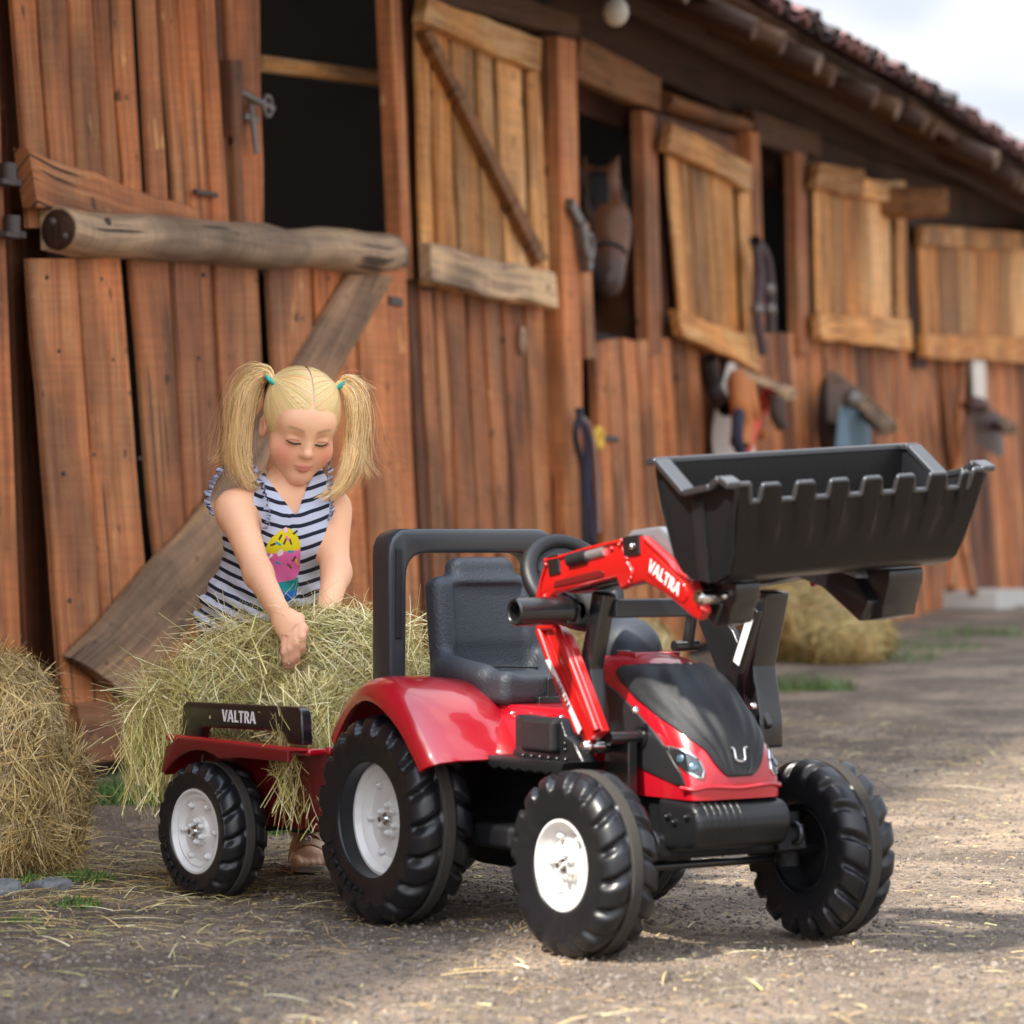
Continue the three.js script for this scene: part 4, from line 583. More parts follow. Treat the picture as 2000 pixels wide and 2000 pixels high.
    const mo = [[0.485, 0.335], [0.530, 0.335], [0.528, 0.385], [0.508, 0.48], [0.548, 0.610], [0.512, 0.616], [0.474, 0.485], [0.482, 0.40]].map(([x, y]) => [x + (s < 0 ? 0.045 : 0), y]);
    mesh('mast_bar', plate(roundPoly(mo, 0.008), s > 0 ? 0.030 : 0.052, 0.004).translate(0, 0, s > 0 ? 0.160 : -0.172), GLOSS, ms);
    mesh('foot_bracket', [rbox(0.07, 0.15, 0.02, 0.003).translate(0.53, 0.29, s * 0.125)], GLOSS, ms); mesh('pin', [cyl([0.555, 0.363, s * 0.17], [0.555, 0.363, s * 0.098], 0.012), cyl([0.555, 0.363, s * 0.105], [0.555, 0.363, s * 0.098], 0.020, 0.020, 24)], GLOSS, ms);
    mesh('bolt', [new THREE.SphereGeometry(0.0125, 14, 10).translate(0.540, 0.350, s * 0.205), cyl([0.54, 0.35, s * 0.17], [0.54, 0.35, s * 0.205], 0.007)], CHROME, ms); mesh('bolt', new THREE.SphereGeometry(0.008, 10, 8).translate(0.575, 0.41, s * 0.128), CHROME, ms);
    if (s < 0) { const lb = part('lock_link', T); mesh('link', beam([0.60, 0.585, -0.115], [0.545, 0.47, -0.115], 0.014, 0.03), GLOSS, lb); mesh('link_sticker', beam([0.596, 0.566, -0.106], [0.556, 0.485, -0.106], 0.002, 0.018, V(0, 0, 1), 0.0005), PRINT, lb); }
    if (s < 0) continue;
    const gp_ = part('grip', T); mesh('grip_tube', lathe([[0.0215, 0], [0.0245, 0.004], [0.0245, 0.10], [0.027, 0.105], [0.027, 0.115], [0.015, 0.118], [0.015, 0.14], [0.014, 0.002], [0.0215, 0]], 28).rotateY(s > 0 ? Math.PI : 0).translate(0.484, 0.5805, s * 0.318), GLOSS, gp_); mesh('grip_clamp', rbox(0.05, 0.03, 0.03, 0.004).translate(0.478, 0.572, s * 0.205), GLOSS, gp_);
  }
  mesh('cross_bar', beam([0.535, 0.585, -0.15], [0.535, 0.585, 0.15], 0.03, 0.032, V(1, 0, 0)), BAR, T);
  mesh('lock_lever', [beam([0.49, 0.575, -0.06], [0.475, 0.515, -0.06], 0.014, 0.02), cyl([0.475, 0.515, -0.08], [0.475, 0.515, -0.03], 0.010)], GLOSS, T);
  // bucket, hung a little askew
  const bk = part('bucket', T, [0.90, 0.606, 0]); bk.rotation.x = 0.058;
  const P0 = [0.90, 0.60];
  const lip = (z) => { const a = 0.27 - Math.abs(z); let h = 0; const q = (z + 0.205) / 0.0705, f = mod(q, 1); if (Math.abs(z) < 0.225) h = sstep(0.30, 0.44, f) * (1 - sstep(0.86, 0.93, f)); else h = 1.15 * sstep(0.228, 0.238, Math.abs(z)); return h * 0.026; };
  const taper = (y) => 1 - 0.10 * sstep(0.82, 0.63, y);
  {
    const path = new THREE.CatmullRomCurve3([V(0.836, 0.838, 0), V(0.838, 0.76, 0), V(0.848, 0.685, 0), V(0.864, 0.660, 0), V(0.896, 0.646, 0), V(0.950, 0.644, 0), V(0.988, 0.658, 0), V(1.008, 0.693, 0), V(1.026, 0.735, 0), V(1.036, 0.772, 0)], false, 'centripetal').getSpacedPoints(40);
    const n = path.length, loop = [];
    const nrm = path.map((p, i) => { const a = path[Math.max(0, i - 1)], b = path[Math.min(n - 1, i + 1)], d = b.clone().sub(a).normalize(); return V(d.y, -d.x, 0); });
    for (let i = 0; i < n; i++) loop.push([i, 0]); for (let i = n - 1; i >= 0; i--) loop.push([i, 1]);
    const g = grid(220, loop.length - 1, (u, v) => {
      const [i, inside] = loop[Math.round(v * (loop.length - 1))], z0 = lerp(-0.262, 0.262, u), p = path[i], nn = nrm[i], h = lip(z0), up = sstep(n * 0.72, n - 1, i);
      const rise_ = up * h * (i === n - 1 ? 1 : sstep(n * 0.85, n - 1, i)), bump = 0.007 * (h / 0.026) * sstep(n * 0.76, n * 0.97, i) * (Math.abs(z0) < 0.225 ? 1 : 0), k = inside ? -0.007 : bump;
      const x = p.x + nn.x * k + rise_ * 0.30, y = p.y + nn.y * k + rise_ * 0.95; return [x - P0[0], y - P0[1], z0 * taper(p.y), z0, i / n * 0.5];
    });
    mesh('bucket_shell', toCreasedNormals(g, 0.7), phys({ color: lin(0.0085, 0.0078, 0.0075), roughness: 0.27, specularIntensity: 0.5, bumpMap: grainTex, bumpScale: 0.0004, side: THREE.DoubleSide }), bk);
    const side = roundPoly([[0.836, 0.838], [0.848, 0.685], [0.864, 0.660], [0.896, 0.646], [0.950, 0.644], [0.988, 0.658], [1.008, 0.693], [1.036, 0.772], [1.046, 0.795], [1.000, 0.795, 0.01], [0.925, 0.785, 0.012], [0.858, 0.838, 0.004]], 0.004).map(([x, y]) => [x - P0[0], y - P0[1]]);
    const dense = []; side.forEach((p, i) => { const q = side[(i + 1) % side.length], m = Math.ceil(Math.hypot(q[0] - p[0], q[1] - p[1]) / 0.03); for (let k = 0; k < m; k++) dense.push([lerp(p[0], q[0], k / m), lerp(p[1], q[1], k / m)]); });
    for (const s of [1, -1]) {
      const pg = plate(dense, 0.009, 0.002), pp = pg.attributes.position; for (let i = 0; i < pp.count; i++) pp.setZ(i, pp.getZ(i) + s * 0.262 * taper(pp.getY(i) + P0[1])); pg.computeVertexNormals();
      mesh('bucket_end', toCreasedNormals(pg, 0.6), BLK, bk);
      const rim = [[0.830, 0.842], [0.858, 0.842], [0.927, 0.790], [0.998, 0.799], [1.022, 0.812], [1.048, 0.800]].map(([x, y]) => V(x - P0[0], y - P0[1], s * 0.268));
      for (let i = 0; i < rim.length - 1; i++) mesh('rim_flange', beam(rim[i], rim[i + 1], 0.030, 0.012, V(0, 0, 1), 0.004), RIM, bk);
      mesh('end_rib', beam([0.945 - P0[0], 0.78 - P0[1], s * 0.262], [0.925 - P0[0], 0.645 - P0[1], s * 0.240], 0.012, 0.03, V(0, 0, 1)), BLK, bk);
      mesh('bucket_bracket', plate(roundPoly([[0.82, 0.64], [0.846, 0.600], [0.862, 0.566], [0.903, 0.572], [0.908, 0.594], [0.925, 0.612], [0.928, 0.64]], 0.006).map(([x, y]) => [x - P0[0], y - P0[1] - (s < 0 && y < 0.6 ? 0.014 : 0)]), s > 0 ? 0.05 : 0.075, 0.003).translate(0, 0, s > 0 ? 0.155 : -0.182), GLOSS, bk);
      mesh('bolt', new THREE.SphereGeometry(0.006, 8, 6).translate(0.90 - P0[0], 0.618 - P0[1], s * 0.1835), CHROME, bk);
    }
    mesh('lip_edge', tube(Array.from({ length: 241 }, (_, i) => { const z = lerp(-0.262, 0.262, i / 240), h = lip(z); return V(1.0355 + h * 0.30 - P0[0], 0.773 + h * 0.95 - P0[1], z * taper(0.8)); }), 0.0048, 480, 6), RIM, bk);  // paler strip added to paint the bright edge of the lip
    mesh('rim_flange', beam([0.832 - P0[0], 0.8425 - P0[1], -0.27], [0.832 - P0[0], 0.8425 - P0[1], 0.27], 0.024, 0.012, V(1, 0, 0), 0.004), RIM, bk);
  }
}

// ---------------------------------------------------------------- hay: solid heaps covered in stalks
function stalks(geo, n, len, wid, cols, o = {}) {                      // places for n stalks over a heap's surface
  const g = geo.index ? geo.toNonIndexed() : geo; if (!g.attributes.normal) g.computeVertexNormals();
  const p = g.attributes.position, q = g.attributes.normal, tri = p.count / 3, cum = new Float64Array(tri); let sum = 0; const a = V(), b = V(), c = V(), ab = V();
  for (let i = 0; i < tri; i++) { a.fromBufferAttribute(p, 3 * i); b.fromBufferAttribute(p, 3 * i + 1); c.fromBufferAttribute(p, 3 * i + 2); sum += ab.copy(b).sub(a).cross(c.clone().sub(a)).length(); cum[i] = sum; }
  const out = [], M = new THREE.Matrix4(), e = new THREE.Euler();
  for (let k = 0; k < n; k++) {
    const t = rnd() * sum; let lo = 0, hi = tri - 1; while (lo < hi) { const m = (lo + hi) >> 1; if (cum[m] < t) lo = m + 1; else hi = m; }
    let u = rnd(), v = rnd(); if (u + v > 1) { u = 1 - u; v = 1 - v; }
    a.fromBufferAttribute(p, 3 * lo); b.fromBufferAttribute(p, 3 * lo + 1); c.fromBufferAttribute(p, 3 * lo + 2);
    const P = a.clone().multiplyScalar(1 - u - v).addScaledVector(b, u).addScaledVector(c, v), N = V(q.getX(3 * lo), q.getY(3 * lo), q.getZ(3 * lo)).normalize();
    if (o.skip && o.skip(P, N)) continue;
    const r = V(rr(-1, 1), rr(-1, 1) + (o.drop ?? 0), rr(-1, 1)), T = r.sub(N.clone().multiplyScalar(r.dot(N))).normalize(), lift = rnd() < 0.12 ? rr(0.1, 0.9) : rr(-0.15, 0.25); T.addScaledVector(N, lift).normalize();
    const B = T.clone().cross(N).normalize(), U = B.clone().cross(T), f = U.dot(N) < 0 ? -1 : 1; M.makeBasis(T, U.multiplyScalar(f), B.multiplyScalar(f)); e.setFromRotationMatrix(M, 'YXZ');
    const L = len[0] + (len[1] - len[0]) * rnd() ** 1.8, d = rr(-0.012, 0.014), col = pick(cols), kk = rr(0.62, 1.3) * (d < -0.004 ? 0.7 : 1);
    out.push([P.x + N.x * d, P.y + N.y * d, P.z + N.z * d, e.x, e.y, e.z, L, L * rr(0.4, 1.1) * (rnd() < 0.3 ? -0.6 : 1), rr(...wid), col[0] * kk, col[1] * kk, col[2] * kk]);
  }
  return out;
}
function heap(name, label, category, sdf, lo, hi, cell, n, len, wid, cols, core, o = {}) {
  const g = solid(sdf, lo, hi, cell), t = thing(name, label, category); t.userData.kind = 'stuff';
  mesh('hay_core', g, std({ color: lin(...core), roughness: 1 }), t);
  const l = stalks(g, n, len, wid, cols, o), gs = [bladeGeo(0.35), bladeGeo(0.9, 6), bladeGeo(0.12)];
  gs.forEach((bg, i) => scatter('hay_stalks', bg, strawMat, l.filter((_, k) => k % 3 === i), '', '', t)); t.children.forEach((m) => { delete m.userData.label; delete m.userData.category; });
  return [t, g];
}
// ---------------------------------------------------------------- the trailer
const TLA = Math.atan2(-0.777, 0.629);
const trailer = thing('toy_trailer', 'dark red two-wheeled toy trailer with black name rail hitched behind the tractor', 'toy trailer', [-0.375, 0, -6.67], TLA);
{
  const T = trailer, R = 0.134;
  makeWheel(T, [0, R, 0.27], R, 0.098, 0.084, 16, 0.016, 1, 'TUBELESS', 0.15);
  makeWheel(T, [0, R, -0.27], R, 0.098, 0.084, 16, 0.016, -1, '', 0.4);
  mesh('axle', cyl([0, R, -0.26], [0, R, 0.26], 0.010), GLOSS, T);
  const hull = (w0, w1, y0, y1, x0, x1) => { const f = (u, v) => { const a = u * 4, k = Math.floor(a) % 4, t = a - Math.floor(a), x0v = lerp(x0 + 0.03, x0, v), x1v = lerp(x1 - 0.03, x1, v), w = lerp(w0, w1, v), y = lerp(y0, y1, v), c = [[x0v, w], [x1v, w], [x1v, -w], [x0v, -w]], p = c[k], q = c[(k + 1) % 4]; return [lerp(p[0], q[0], t), y, lerp(p[1], q[1], t)]; }; return grid(32, 6, f); };
  mesh('tub', [hull(0.185, 0.222, 0.145, 0.30, -0.20, 0.31), rbox(0.52, 0.012, 0.36, 0.004).translate(0.035, 0.148, 0)], phys({ color: lin(0.13, 0.003, 0.007), roughness: 0.42, clearcoat: 0.4, clearcoatRoughness: 0.3, side: THREE.DoubleSide }), T);
  for (const s of [1, -1]) {
    const arc = Array.from({ length: 17 }, (_, i) => { const a = lerp(1.15, 2.42, i / 16); return [Math.cos(a) * 0.152 * 1.08, R + 0.005 + Math.sin(a) * 0.152]; });
    mesh('mudguard', plate([[0.30, 0.306], [-0.075, 0.312], [-0.118, 0.292], [-0.135, 0.240], ...arc.slice().reverse(), [0.14, 0.284], [0.30, 0.284]], 0.010, 0.003).translate(0, 0, s * 0.297), RDDK, T);
    mesh('mudguard_top', grid(24, 6, (u, v) => { const k = sstep(0, 0.16, u), x = lerp(-0.140, 0.30, u); return [x + 0.01 * (1 - k), 0.236 + 0.068 * Math.sqrt(clamp(u / 0.16)) , s * lerp(0.20, 0.297, v), u, v]; }), phys({ color: lin(0.20, 0.004, 0.010), roughness: 0.36, clearcoat: 0.5, side: THREE.DoubleSide }), T);
    mesh('rim_rail', beam([-0.195, 0.306, s * 0.232], [0.305, 0.300, s * 0.232], 0.05, 0.014, V(0, 0, 1), 0.006), RDP, T);
    const rl = part('name_rail', T);
    mesh('rail_bar', plate(roundPoly([[-0.145, 0.306], [-0.148, 0.378, 0.022], [0.262, 0.384, 0.022], [0.268, 0.312], [0.215, 0.312], [0.20, 0.335, 0.01], [-0.075, 0.330, 0.01], [-0.09, 0.306]], 0.004), 0.026, 0.005).translate(0, 0, s * 0.232), GLOSS, rl);
    const g = mesh('lettering', lettering('VALTRA', 0.0235, 0.001, 0.98), PRINT, rl); g.position.set(0.055, 0.357, s * 0.2455); if (s < 0) g.rotation.y = Math.PI;
  }
  for (const x of [-0.20, 0.31]) mesh('rim_rail', rbox(0.02, 0.016, 0.44, 0.006).translate(x, 0.302, 0), RDP, T);
  mesh('drawbar', [beam([0.28, 0.16, 0], [0.50, 0.17, 0.02], 0.04, 0.025)], GLOSS, T); mesh('stand_foot', new THREE.CylinderGeometry(0.022, 0.018, 0.03, 16).translate(0.23, 0.128, 0.10), RDDK, T);
}
{
  const w = (px, py, Z) => at3(px, py, Z).toArray();
  const f = join([ellip(w(560, 1350, 6.82), [0.20, 0.115, 0.15]), ellip(w(430, 1385, 6.82), [0.135, 0.075, 0.14]), ellip(w(655, 1325, 6.76), [0.11, 0.115, 0.12]), ellip(w(345, 1435, 6.84), [0.055, 0.055, 0.09]), ellip(w(622, 1425, 6.46), [0.050, 0.075, 0.045]), ellip(w(600, 1480, 6.43), [0.030, 0.05, 0.03]), ellip(w(780, 1340, 6.84), [0.05, 0.05, 0.06]), ellip(w(720, 1350, 6.82), [0.08, 0.07, 0.09])], 0.07);
  const n = (x, y, z) => 0.028 * (vn3(x * 14, y * 14, z * 14, 7) - 0.5) + 0.02 * (vn3(x * 30, y * 30, z * 30, 8) - 0.5);
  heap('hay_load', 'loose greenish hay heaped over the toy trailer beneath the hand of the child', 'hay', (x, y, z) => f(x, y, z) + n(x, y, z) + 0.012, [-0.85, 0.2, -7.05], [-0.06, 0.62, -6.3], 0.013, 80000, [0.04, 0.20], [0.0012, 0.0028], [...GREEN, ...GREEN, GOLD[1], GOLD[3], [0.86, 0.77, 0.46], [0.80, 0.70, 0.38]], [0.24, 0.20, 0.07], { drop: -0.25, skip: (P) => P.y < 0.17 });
  // stalks that hang off the left end and over the side
  const l = [];
  for (let i = 0; i < 1300; i++) { const a = i % 3, px = a === 2 ? rr(545, 655) : rr(245, 400), py = a === 2 ? rr(1400, 1580) : rr(1400, 1540) + (320 - px) * 0.1, Z = a === 2 ? rr(6.36, 6.42) : rr(6.62, 6.85), p = at3(px, py, Z), c = pick(GREEN), k = rr(0.8, 1.5), L = rr(0.05, 0.17); l.push([p.x, p.y, p.z, rr(-0.6, 0.6), rr(0, 6.3), Math.PI / 2 + rr(-0.55, 0.55), L, L * rr(-0.8, 0.8), rr(0.0011, 0.0022), c[0] * k, c[1] * k, c[2] * k]); }
  const t = scatter('hanging_hay', bladeGeo(0.5, 6), strawMat, l, 'thin strands of hay hanging from the left end and front side of the trailer load', 'hay strands');
  { const l2 = []; for (let i = 0; i < 2600; i++) { const px = rr(275, 830), py = px < 400 ? rr(1270 + (400 - px) * 0.55, 1420) : rr(1205, 1400), p = at3(px, py, 6.62 + rr(0, 0.3) - (px > 420 && px < 640 ? 0 : -0.04)), c = pick([...GREEN, GOLD[1], [0.86, 0.77, 0.46]]), k = rr(0.7, 1.25), L = rr(0.10, 0.26); l2.push([p.x, p.y, p.z, rr(-0.7, 0.7), rr(0, 6.3), rr(-0.5, 0.9), L, L * rr(-0.5, 0.9), rr(0.0012, 0.0024), c[0] * k, c[1] * k, c[2] * k]); } scatter('hay_wisps', bladeGeo(0.5, 6), strawMat, l2, 'long loose stalks sticking out of the hay heap on the trailer', 'hay strands'); }
  // the old bale at the left edge
  const b = join([ellip(w(-10, 1505, 7.0), [0.14, 0.19, 0.20]), ellip(w(-110, 1520, 7.05), [0.22, 0.21, 0.25]), ellip(w(10, 1600, 6.95), [0.125, 0.12, 0.16]), ellip(w(0, 1400, 7.05), [0.09, 0.08, 0.14])], 0.06);
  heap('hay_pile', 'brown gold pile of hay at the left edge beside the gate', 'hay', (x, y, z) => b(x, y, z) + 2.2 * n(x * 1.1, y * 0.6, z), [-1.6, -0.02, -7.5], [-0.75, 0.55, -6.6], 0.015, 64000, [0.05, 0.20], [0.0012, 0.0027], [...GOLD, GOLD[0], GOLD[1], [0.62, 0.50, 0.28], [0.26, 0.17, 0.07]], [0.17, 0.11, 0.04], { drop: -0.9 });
  // far bale by the stable wall
  const Zf = 15.2, cf = at3(1585, 1215, Zf), ff = join([ellip([cf.x - 0.02, cf.y - 0.02, cf.z], [0.27, 0.20, 0.3]), ellip([cf.x + 0.12, cf.y - 0.08, cf.z + 0.02], [0.22, 0.16, 0.26])], 0.08);
  heap('hay_pile', 'blurred yellow hay pile standing far back beyond the loader', 'hay', (x, y, z) => ff(x, y, z) + 2 * n(x, y, z), [cf.x - 0.5, -0.02, cf.z - 0.5], [cf.x + 0.6, cf.y + 0.35, cf.z + 0.5], 0.03, 9000, [0.06, 0.25], [0.003, 0.006], [...GOLD, [0.5, 0.42, 0.16]], [0.30, 0.23, 0.07], { drop: -0.4 });
  const cb = at3(1085, 1190, 12.0), fb = join([ellip([cb.x - 0.05, 0.2, cb.z], [0.28, 0.35, 0.3]), ellip([cb.x + 0.16, 0.12, cb.z - 0.1], [0.3, 0.33, 0.3])], 0.1);
  heap('hay_pile', 'hay heaped against the stable wall, half hidden behind the toy tractor', 'hay', (x, y, z) => fb(x, y, z) + 2 * n(x, y, z), [cb.x - 0.6, -0.02, cb.z - 0.6], [cb.x + 0.7, 0.8, cb.z + 0.5], 0.03, 9000, [0.06, 0.25], [0.002, 0.005], [...GOLD, [0.55, 0.46, 0.22]], [0.26, 0.19, 0.07], { drop: -0.4 });
}

// ---------------------------------------------------------------- the child
const child = thing('person', 'small child with two blond pigtails in a striped sleeveless top, leaning over the hay', 'person', [-0.50, 0, -7.08]);
{
  const B = child.position, A = (px, py, Z) => at3(px, py, Z).sub(B);
  const pore = tex(256, 256, (u, v) => 0.6 * vn(u * 50, v * 50, 50, 50, 701) + 0.4 * vn(u * 110, v * 110, 110, 110, 702));
  const skinMat = phys({ vertexColors: true, color: 0xffffff, roughness: 0.52, sheen: 0.25, sheenColor: lin(0.9, 0.5, 0.4), sheenRoughness: 0.6 });
  const SK = [0.92, 0.50, 0.29], mixc = mix3;
  // ---- head, in its own axes: x to her left, y up, z out of the face
  const HM = new THREE.Matrix4().compose(A(586, 831, 6.92), new THREE.Quaternion().setFromEuler(new THREE.Euler(0.43, 0.28, -0.08, 'YXZ')), V(0.985, 1.02, 1.03)), HI = HM.clone().invert();
  const m1 = (f) => (x, y, z) => f(Math.abs(x), y, z);
  const cran = ellip([0, 0.028, -0.014], [0.075, 0.084, 0.094]), jaw = ellip([0, -0.040, 0.022], [0.056, 0.066, 0.062]), cheek = m1(ellip([0.035, -0.036, 0.044], [0.031, 0.030, 0.031])), chin = ellip([0, -0.088, 0.060], [0.022, 0.016, 0.018]), brow = ellip([0, 0.030, 0.052], [0.056, 0.034, 0.034]);
  const bridge = capsule([0, 0.008, 0.080], [0, -0.022, 0.090], 0.0075, 0.0088), tip = ellip([0, -0.025, 0.0930], [0.0102, 0.0088, 0.0100]), wing = m1(ellip([0.0095, -0.0285, 0.0865], [0.0060, 0.0056, 0.0070]));
  const socket = m1(ellip([0.030, 0.004, 0.096], [0.019, 0.012, 0.016])), lid = m1(ellip([0.0295, -0.001, 0.0700], [0.0155, 0.0120, 0.0132]));
  const lipU = m1(capsule([0, -0.0550, 0.0858], [0.019, -0.0545, 0.0765], 0.0042, 0.0022)), lipL = m1(capsule([0, -0.0632, 0.0836], [0.013, -0.0598, 0.0785], 0.0056, 0.0030)), slit = m1(capsule([0, -0.0588, 0.0925], [0.024, -0.0548, 0.0805], 0.0020, 0.0018)), under = ellip([0, -0.0735, 0.0885], [0.014, 0.0045, 0.006]), phil = capsule([0, -0.040, 0.0945], [0, -0.049, 0.0935], 0.0028), nost = m1(ellip([0.0058, -0.0335, 0.0925], [0.0032, 0.0022, 0.0035]));
  const ear = m1(ellip([0.0745, -0.012, -0.012], [0.009, 0.026, 0.017])), concha = m1(ellip([0.083, -0.012, -0.007], [0.006, 0.016, 0.009]));
  const head = (x, y, z) => {
    let d = smin(cran(x, y, z), jaw(x, y, z), 0.035); d = smin(d, cheek(x, y, z), 0.022); d = smin(d, chin(x, y, z), 0.024); d = smin(d, brow(x, y, z), 0.03); d = smax(d, -socket(x, y, z), 0.012); d = smin(d, lid(x, y, z), 0.005);
    d = smin(d, bridge(x, y, z), 0.013); d = smin(d, tip(x, y, z), 0.007); d = smin(d, wing(x, y, z), 0.0045); d = smin(d, lipU(x, y, z), 0.006); d = smin(d, lipL(x, y, z), 0.005); d = smax(d, -slit(x, y, z), 0.0025); d = smax(d, -under(x, y, z), 0.008); d = smax(d, -phil(x, y, z), 0.004); d = smax(d, -nost(x, y, z), 0.002);
    d = smin(d, ear(x, y, z), 0.006); return smax(d, -concha(x, y, z), 0.005);
  };
  const neckL = capsule([0, -0.05, -0.02], [0, -0.15, -0.055], 0.040, 0.044);
  const hg = solid((x, y, z) => smin(head(x, y, z), neckL(x, y, z), 0.02), [-0.092, -0.125, -0.125], [0.092, 0.125, 0.125], 0.0029);
  paint(hg, (x, y, z) => {
    const mo = 0.94 + 0.12 * vn3(x * 55, y * 55, z * 55, 5); let c = [SK[0] * (0.97 + 0.03 * mo), SK[1] * mo, SK[2] * mo]; const ax = Math.abs(x), g = (cx, cy, cz, r) => Math.exp(-((ax - cx) ** 2 + (y - cy) ** 2 + (z - cz) ** 2) / (r * r));
    c = mixc(c, [0.80, 0.25, 0.17], 0.85 * g(0.043, -0.034, 0.066, 0.024)); c = mixc(c, [0.66, 0.28, 0.2], 0.4 * g(0, -0.026, 0.1, 0.012)); c = mixc(c, [0.66, 0.27, 0.2], 0.4 * g(0, -0.085, 0.078, 0.016)); c = mixc(c, [0.60, 0.24, 0.18], 0.5 * g(0.08, -0.01, -0.01, 0.03));
    if (z > 0.06) { const lp = Math.min(lipU(x, y, z), lipL(x, y, z)); c = mixc(c, [0.64, 0.15, 0.13], 0.9 * sstep(0.0030, -0.0008, lp)); c = mixc(c, [0.32, 0.09, 0.07], sstep(0.0014, 0, slit(x, y, z)) * (ax < 0.020 ? 1 : 0)); c = mixc(c, [0.35, 0.13, 0.09], 0.8 * sstep(0.0012, 0, nost(x, y, z))); }
    const by = 0.0215 + 0.0055 * Math.sin(clamp((ax - 0.012) / 0.04) * 2.6), bw = sstep(0.010, 0.017, ax) * sstep(0.053, 0.040, ax); if (z > 0.02) c = mixc(c, [0.36, 0.20, 0.10], 0.7 * bw * Math.exp(-(((y - by) / 0.0034) ** 2)));
    if (z > 0.05) c = mixc(c, [0.50, 0.25, 0.19], 0.35 * g(0.030, 0.004, 0.084, 0.011)); return c;
  });
  hg.applyMatrix4(HM);
  // ---- body field, in the child's axes
  const J = { hipL: A(542, 1268, 7.06), hipR: A(462, 1268, 7.12), chL: A(608, 1040, 6.97), chR: A(500, 1050, 6.97), shL: A(648, 992, 6.965), shR: A(459, 996, 6.905), nb: A(572, 968, 6.97), nt: A(580, 905, 6.95), elR: A(505, 1122, 6.80), wrR: A(553, 1208, 6.63), elL: A(657, 1120, 6.92), wrL: A(633, 1218, 6.78), knL: A(578, 1475, 6.99), anL: A(603, 1640, 7.08), knR: A(455, 1480, 7.04), anR: A(438, 1645, 7.12) };
  const belly = ellip(A(510, 1185, 7.05).toArray(), [0.094, 0.105, 0.080]);
  const torso = [belly, capsule(J.hipL, J.hipR, 0.072), capsule(J.chL, J.chR, 0.064), capsule(J.shL, J.nb, 0.034, 0.05), capsule(J.shR, J.nb, 0.036, 0.05), capsule(J.nb, J.nt, 0.046, 0.040)];
  const limbs = [[capsule(J.shR, J.elR, 0.0385, 0.0285), capsule(J.elR, J.wrR, 0.0295, 0.0205)], [capsule(J.shL, J.elL, 0.035, 0.0285), capsule(J.elL, J.wrL, 0.0305, 0.0205)]];
  const legs = [[capsule(J.hipL, J.knL, 0.070, 0.046), capsule(J.knL, J.anL, 0.046, 0.029)], [capsule(J.hipR, J.knR, 0.070, 0.046), capsule(J.knR, J.anR, 0.046, 0.029)]];
  const tors = join(torso, 0.045), limb = limbs.map((l) => join(l, 0.02)), leg = legs.map((l) => join(l, 0.03));
  const body = (x, y, z) => { let d = tors(x, y, z); d = smin(d, limb[0](x, y, z), 0.03); d = smin(d, limb[1](x, y, z), 0.03); const l = Math.min(leg[0](x, y, z), leg[1](x, y, z)); return smin(d, l, 0.025); };
  const bg = solid(body, [-0.20, 0.03, -0.20], [0.24, 0.90, 0.54], 0.0095); paint(bg, (x, y, z) => { const e = J.elR, f = J.elL, k = Math.exp(-(((x - e.x) ** 2 + (y - e.y) ** 2 + (z - e.z) ** 2) / 0.0016)) + Math.exp(-(((x - f.x) ** 2 + (y - f.y) ** 2 + (z - f.z) ** 2) / 0.0016)); return mixc(SK, [0.64, 0.31, 0.21], 0.5 * Math.min(1, k)); });
  // ---- hands: palm and five fingers reaching down into the hay
  const hand = (wr, k, side, spread) => {                              // k: knuckle point; fingers curl towards it and below
    const d = k.clone().sub(wr).normalize(), f = [], q = V(0, 0, 1).cross(d).normalize().multiplyScalar(1), out = d.clone().cross(q).multiplyScalar(1);
    const across = q; f.push(capsule(wr, wr.clone().addScaledVector(d, 0.015), 0.0205, 0.021)); 
    for (const t of [-1, -0.33, 0.33, 1]) f.push(capsule(wr.clone().addScaledVector(across, t * 0.011).addScaledVector(d, 0.010), k.clone().addScaledVector(across, t * 0.0205).addScaledVector(out, -0.004 * t * t), 0.0145, 0.0105));
    const palm = join(f, 0.014), fin = [];
    [[-1, 0.80, 0.0], [-0.36, 0.96, 0.003], [0.30, 1.0, 0.004], [0.95, 0.78, 0.001]].forEach(([t, len, lift], i) => {
      const a = k.clone().addScaledVector(across, t * 0.0225), dn = V(0, -1, 0).lerp(d, 0.25).normalize(), b = a.clone().addScaledVector(dn, 0.030 * len).addScaledVector(out, 0.006 + lift), c = b.clone().addScaledVector(V(0.06, -1, -0.2).normalize(), 0.023 * len).addScaledVector(across, -t * 0.0015), e = c.clone().addScaledVector(V(0, -0.85, -0.5), 0.016 * len);
      fin.push(join([capsule(a, b, 0.0100, 0.0088), capsule(b, c, 0.0090, 0.0080), capsule(c, e, 0.0080, 0.0066)], 0.003));
    });
    const ta = wr.clone().addScaledVector(d, 0.012).addScaledVector(across, side * 0.016), tb = ta.clone().addScaledVector(d, 0.020).addScaledVector(across, side * 0.012).addScaledVector(V(0, -0.2, -1), 0.010), tc = tb.clone().addScaledVector(d, 0.018).addScaledVector(V(0, -1, -0.5), 0.010); const thumb = join([capsule(ta, tb, 0.0115, 0.0095), capsule(tb, tc, 0.0095, 0.0075)], 0.004);
    return (x, y, z) => { let g = palm(x, y, z); let fm = 1e9; for (const ff of fin) fm = Math.min(fm, ff(x, y, z)); g = smin(g, fm, 0.005); return smin(g, thumb(x, y, z), 0.008); };
  };
  const kR = A(575, 1240, 6.575), kL = A(628, 1255, 6.735), hR = hand(J.wrR, kR, 1), hL = hand(J.wrL, kL, -1);
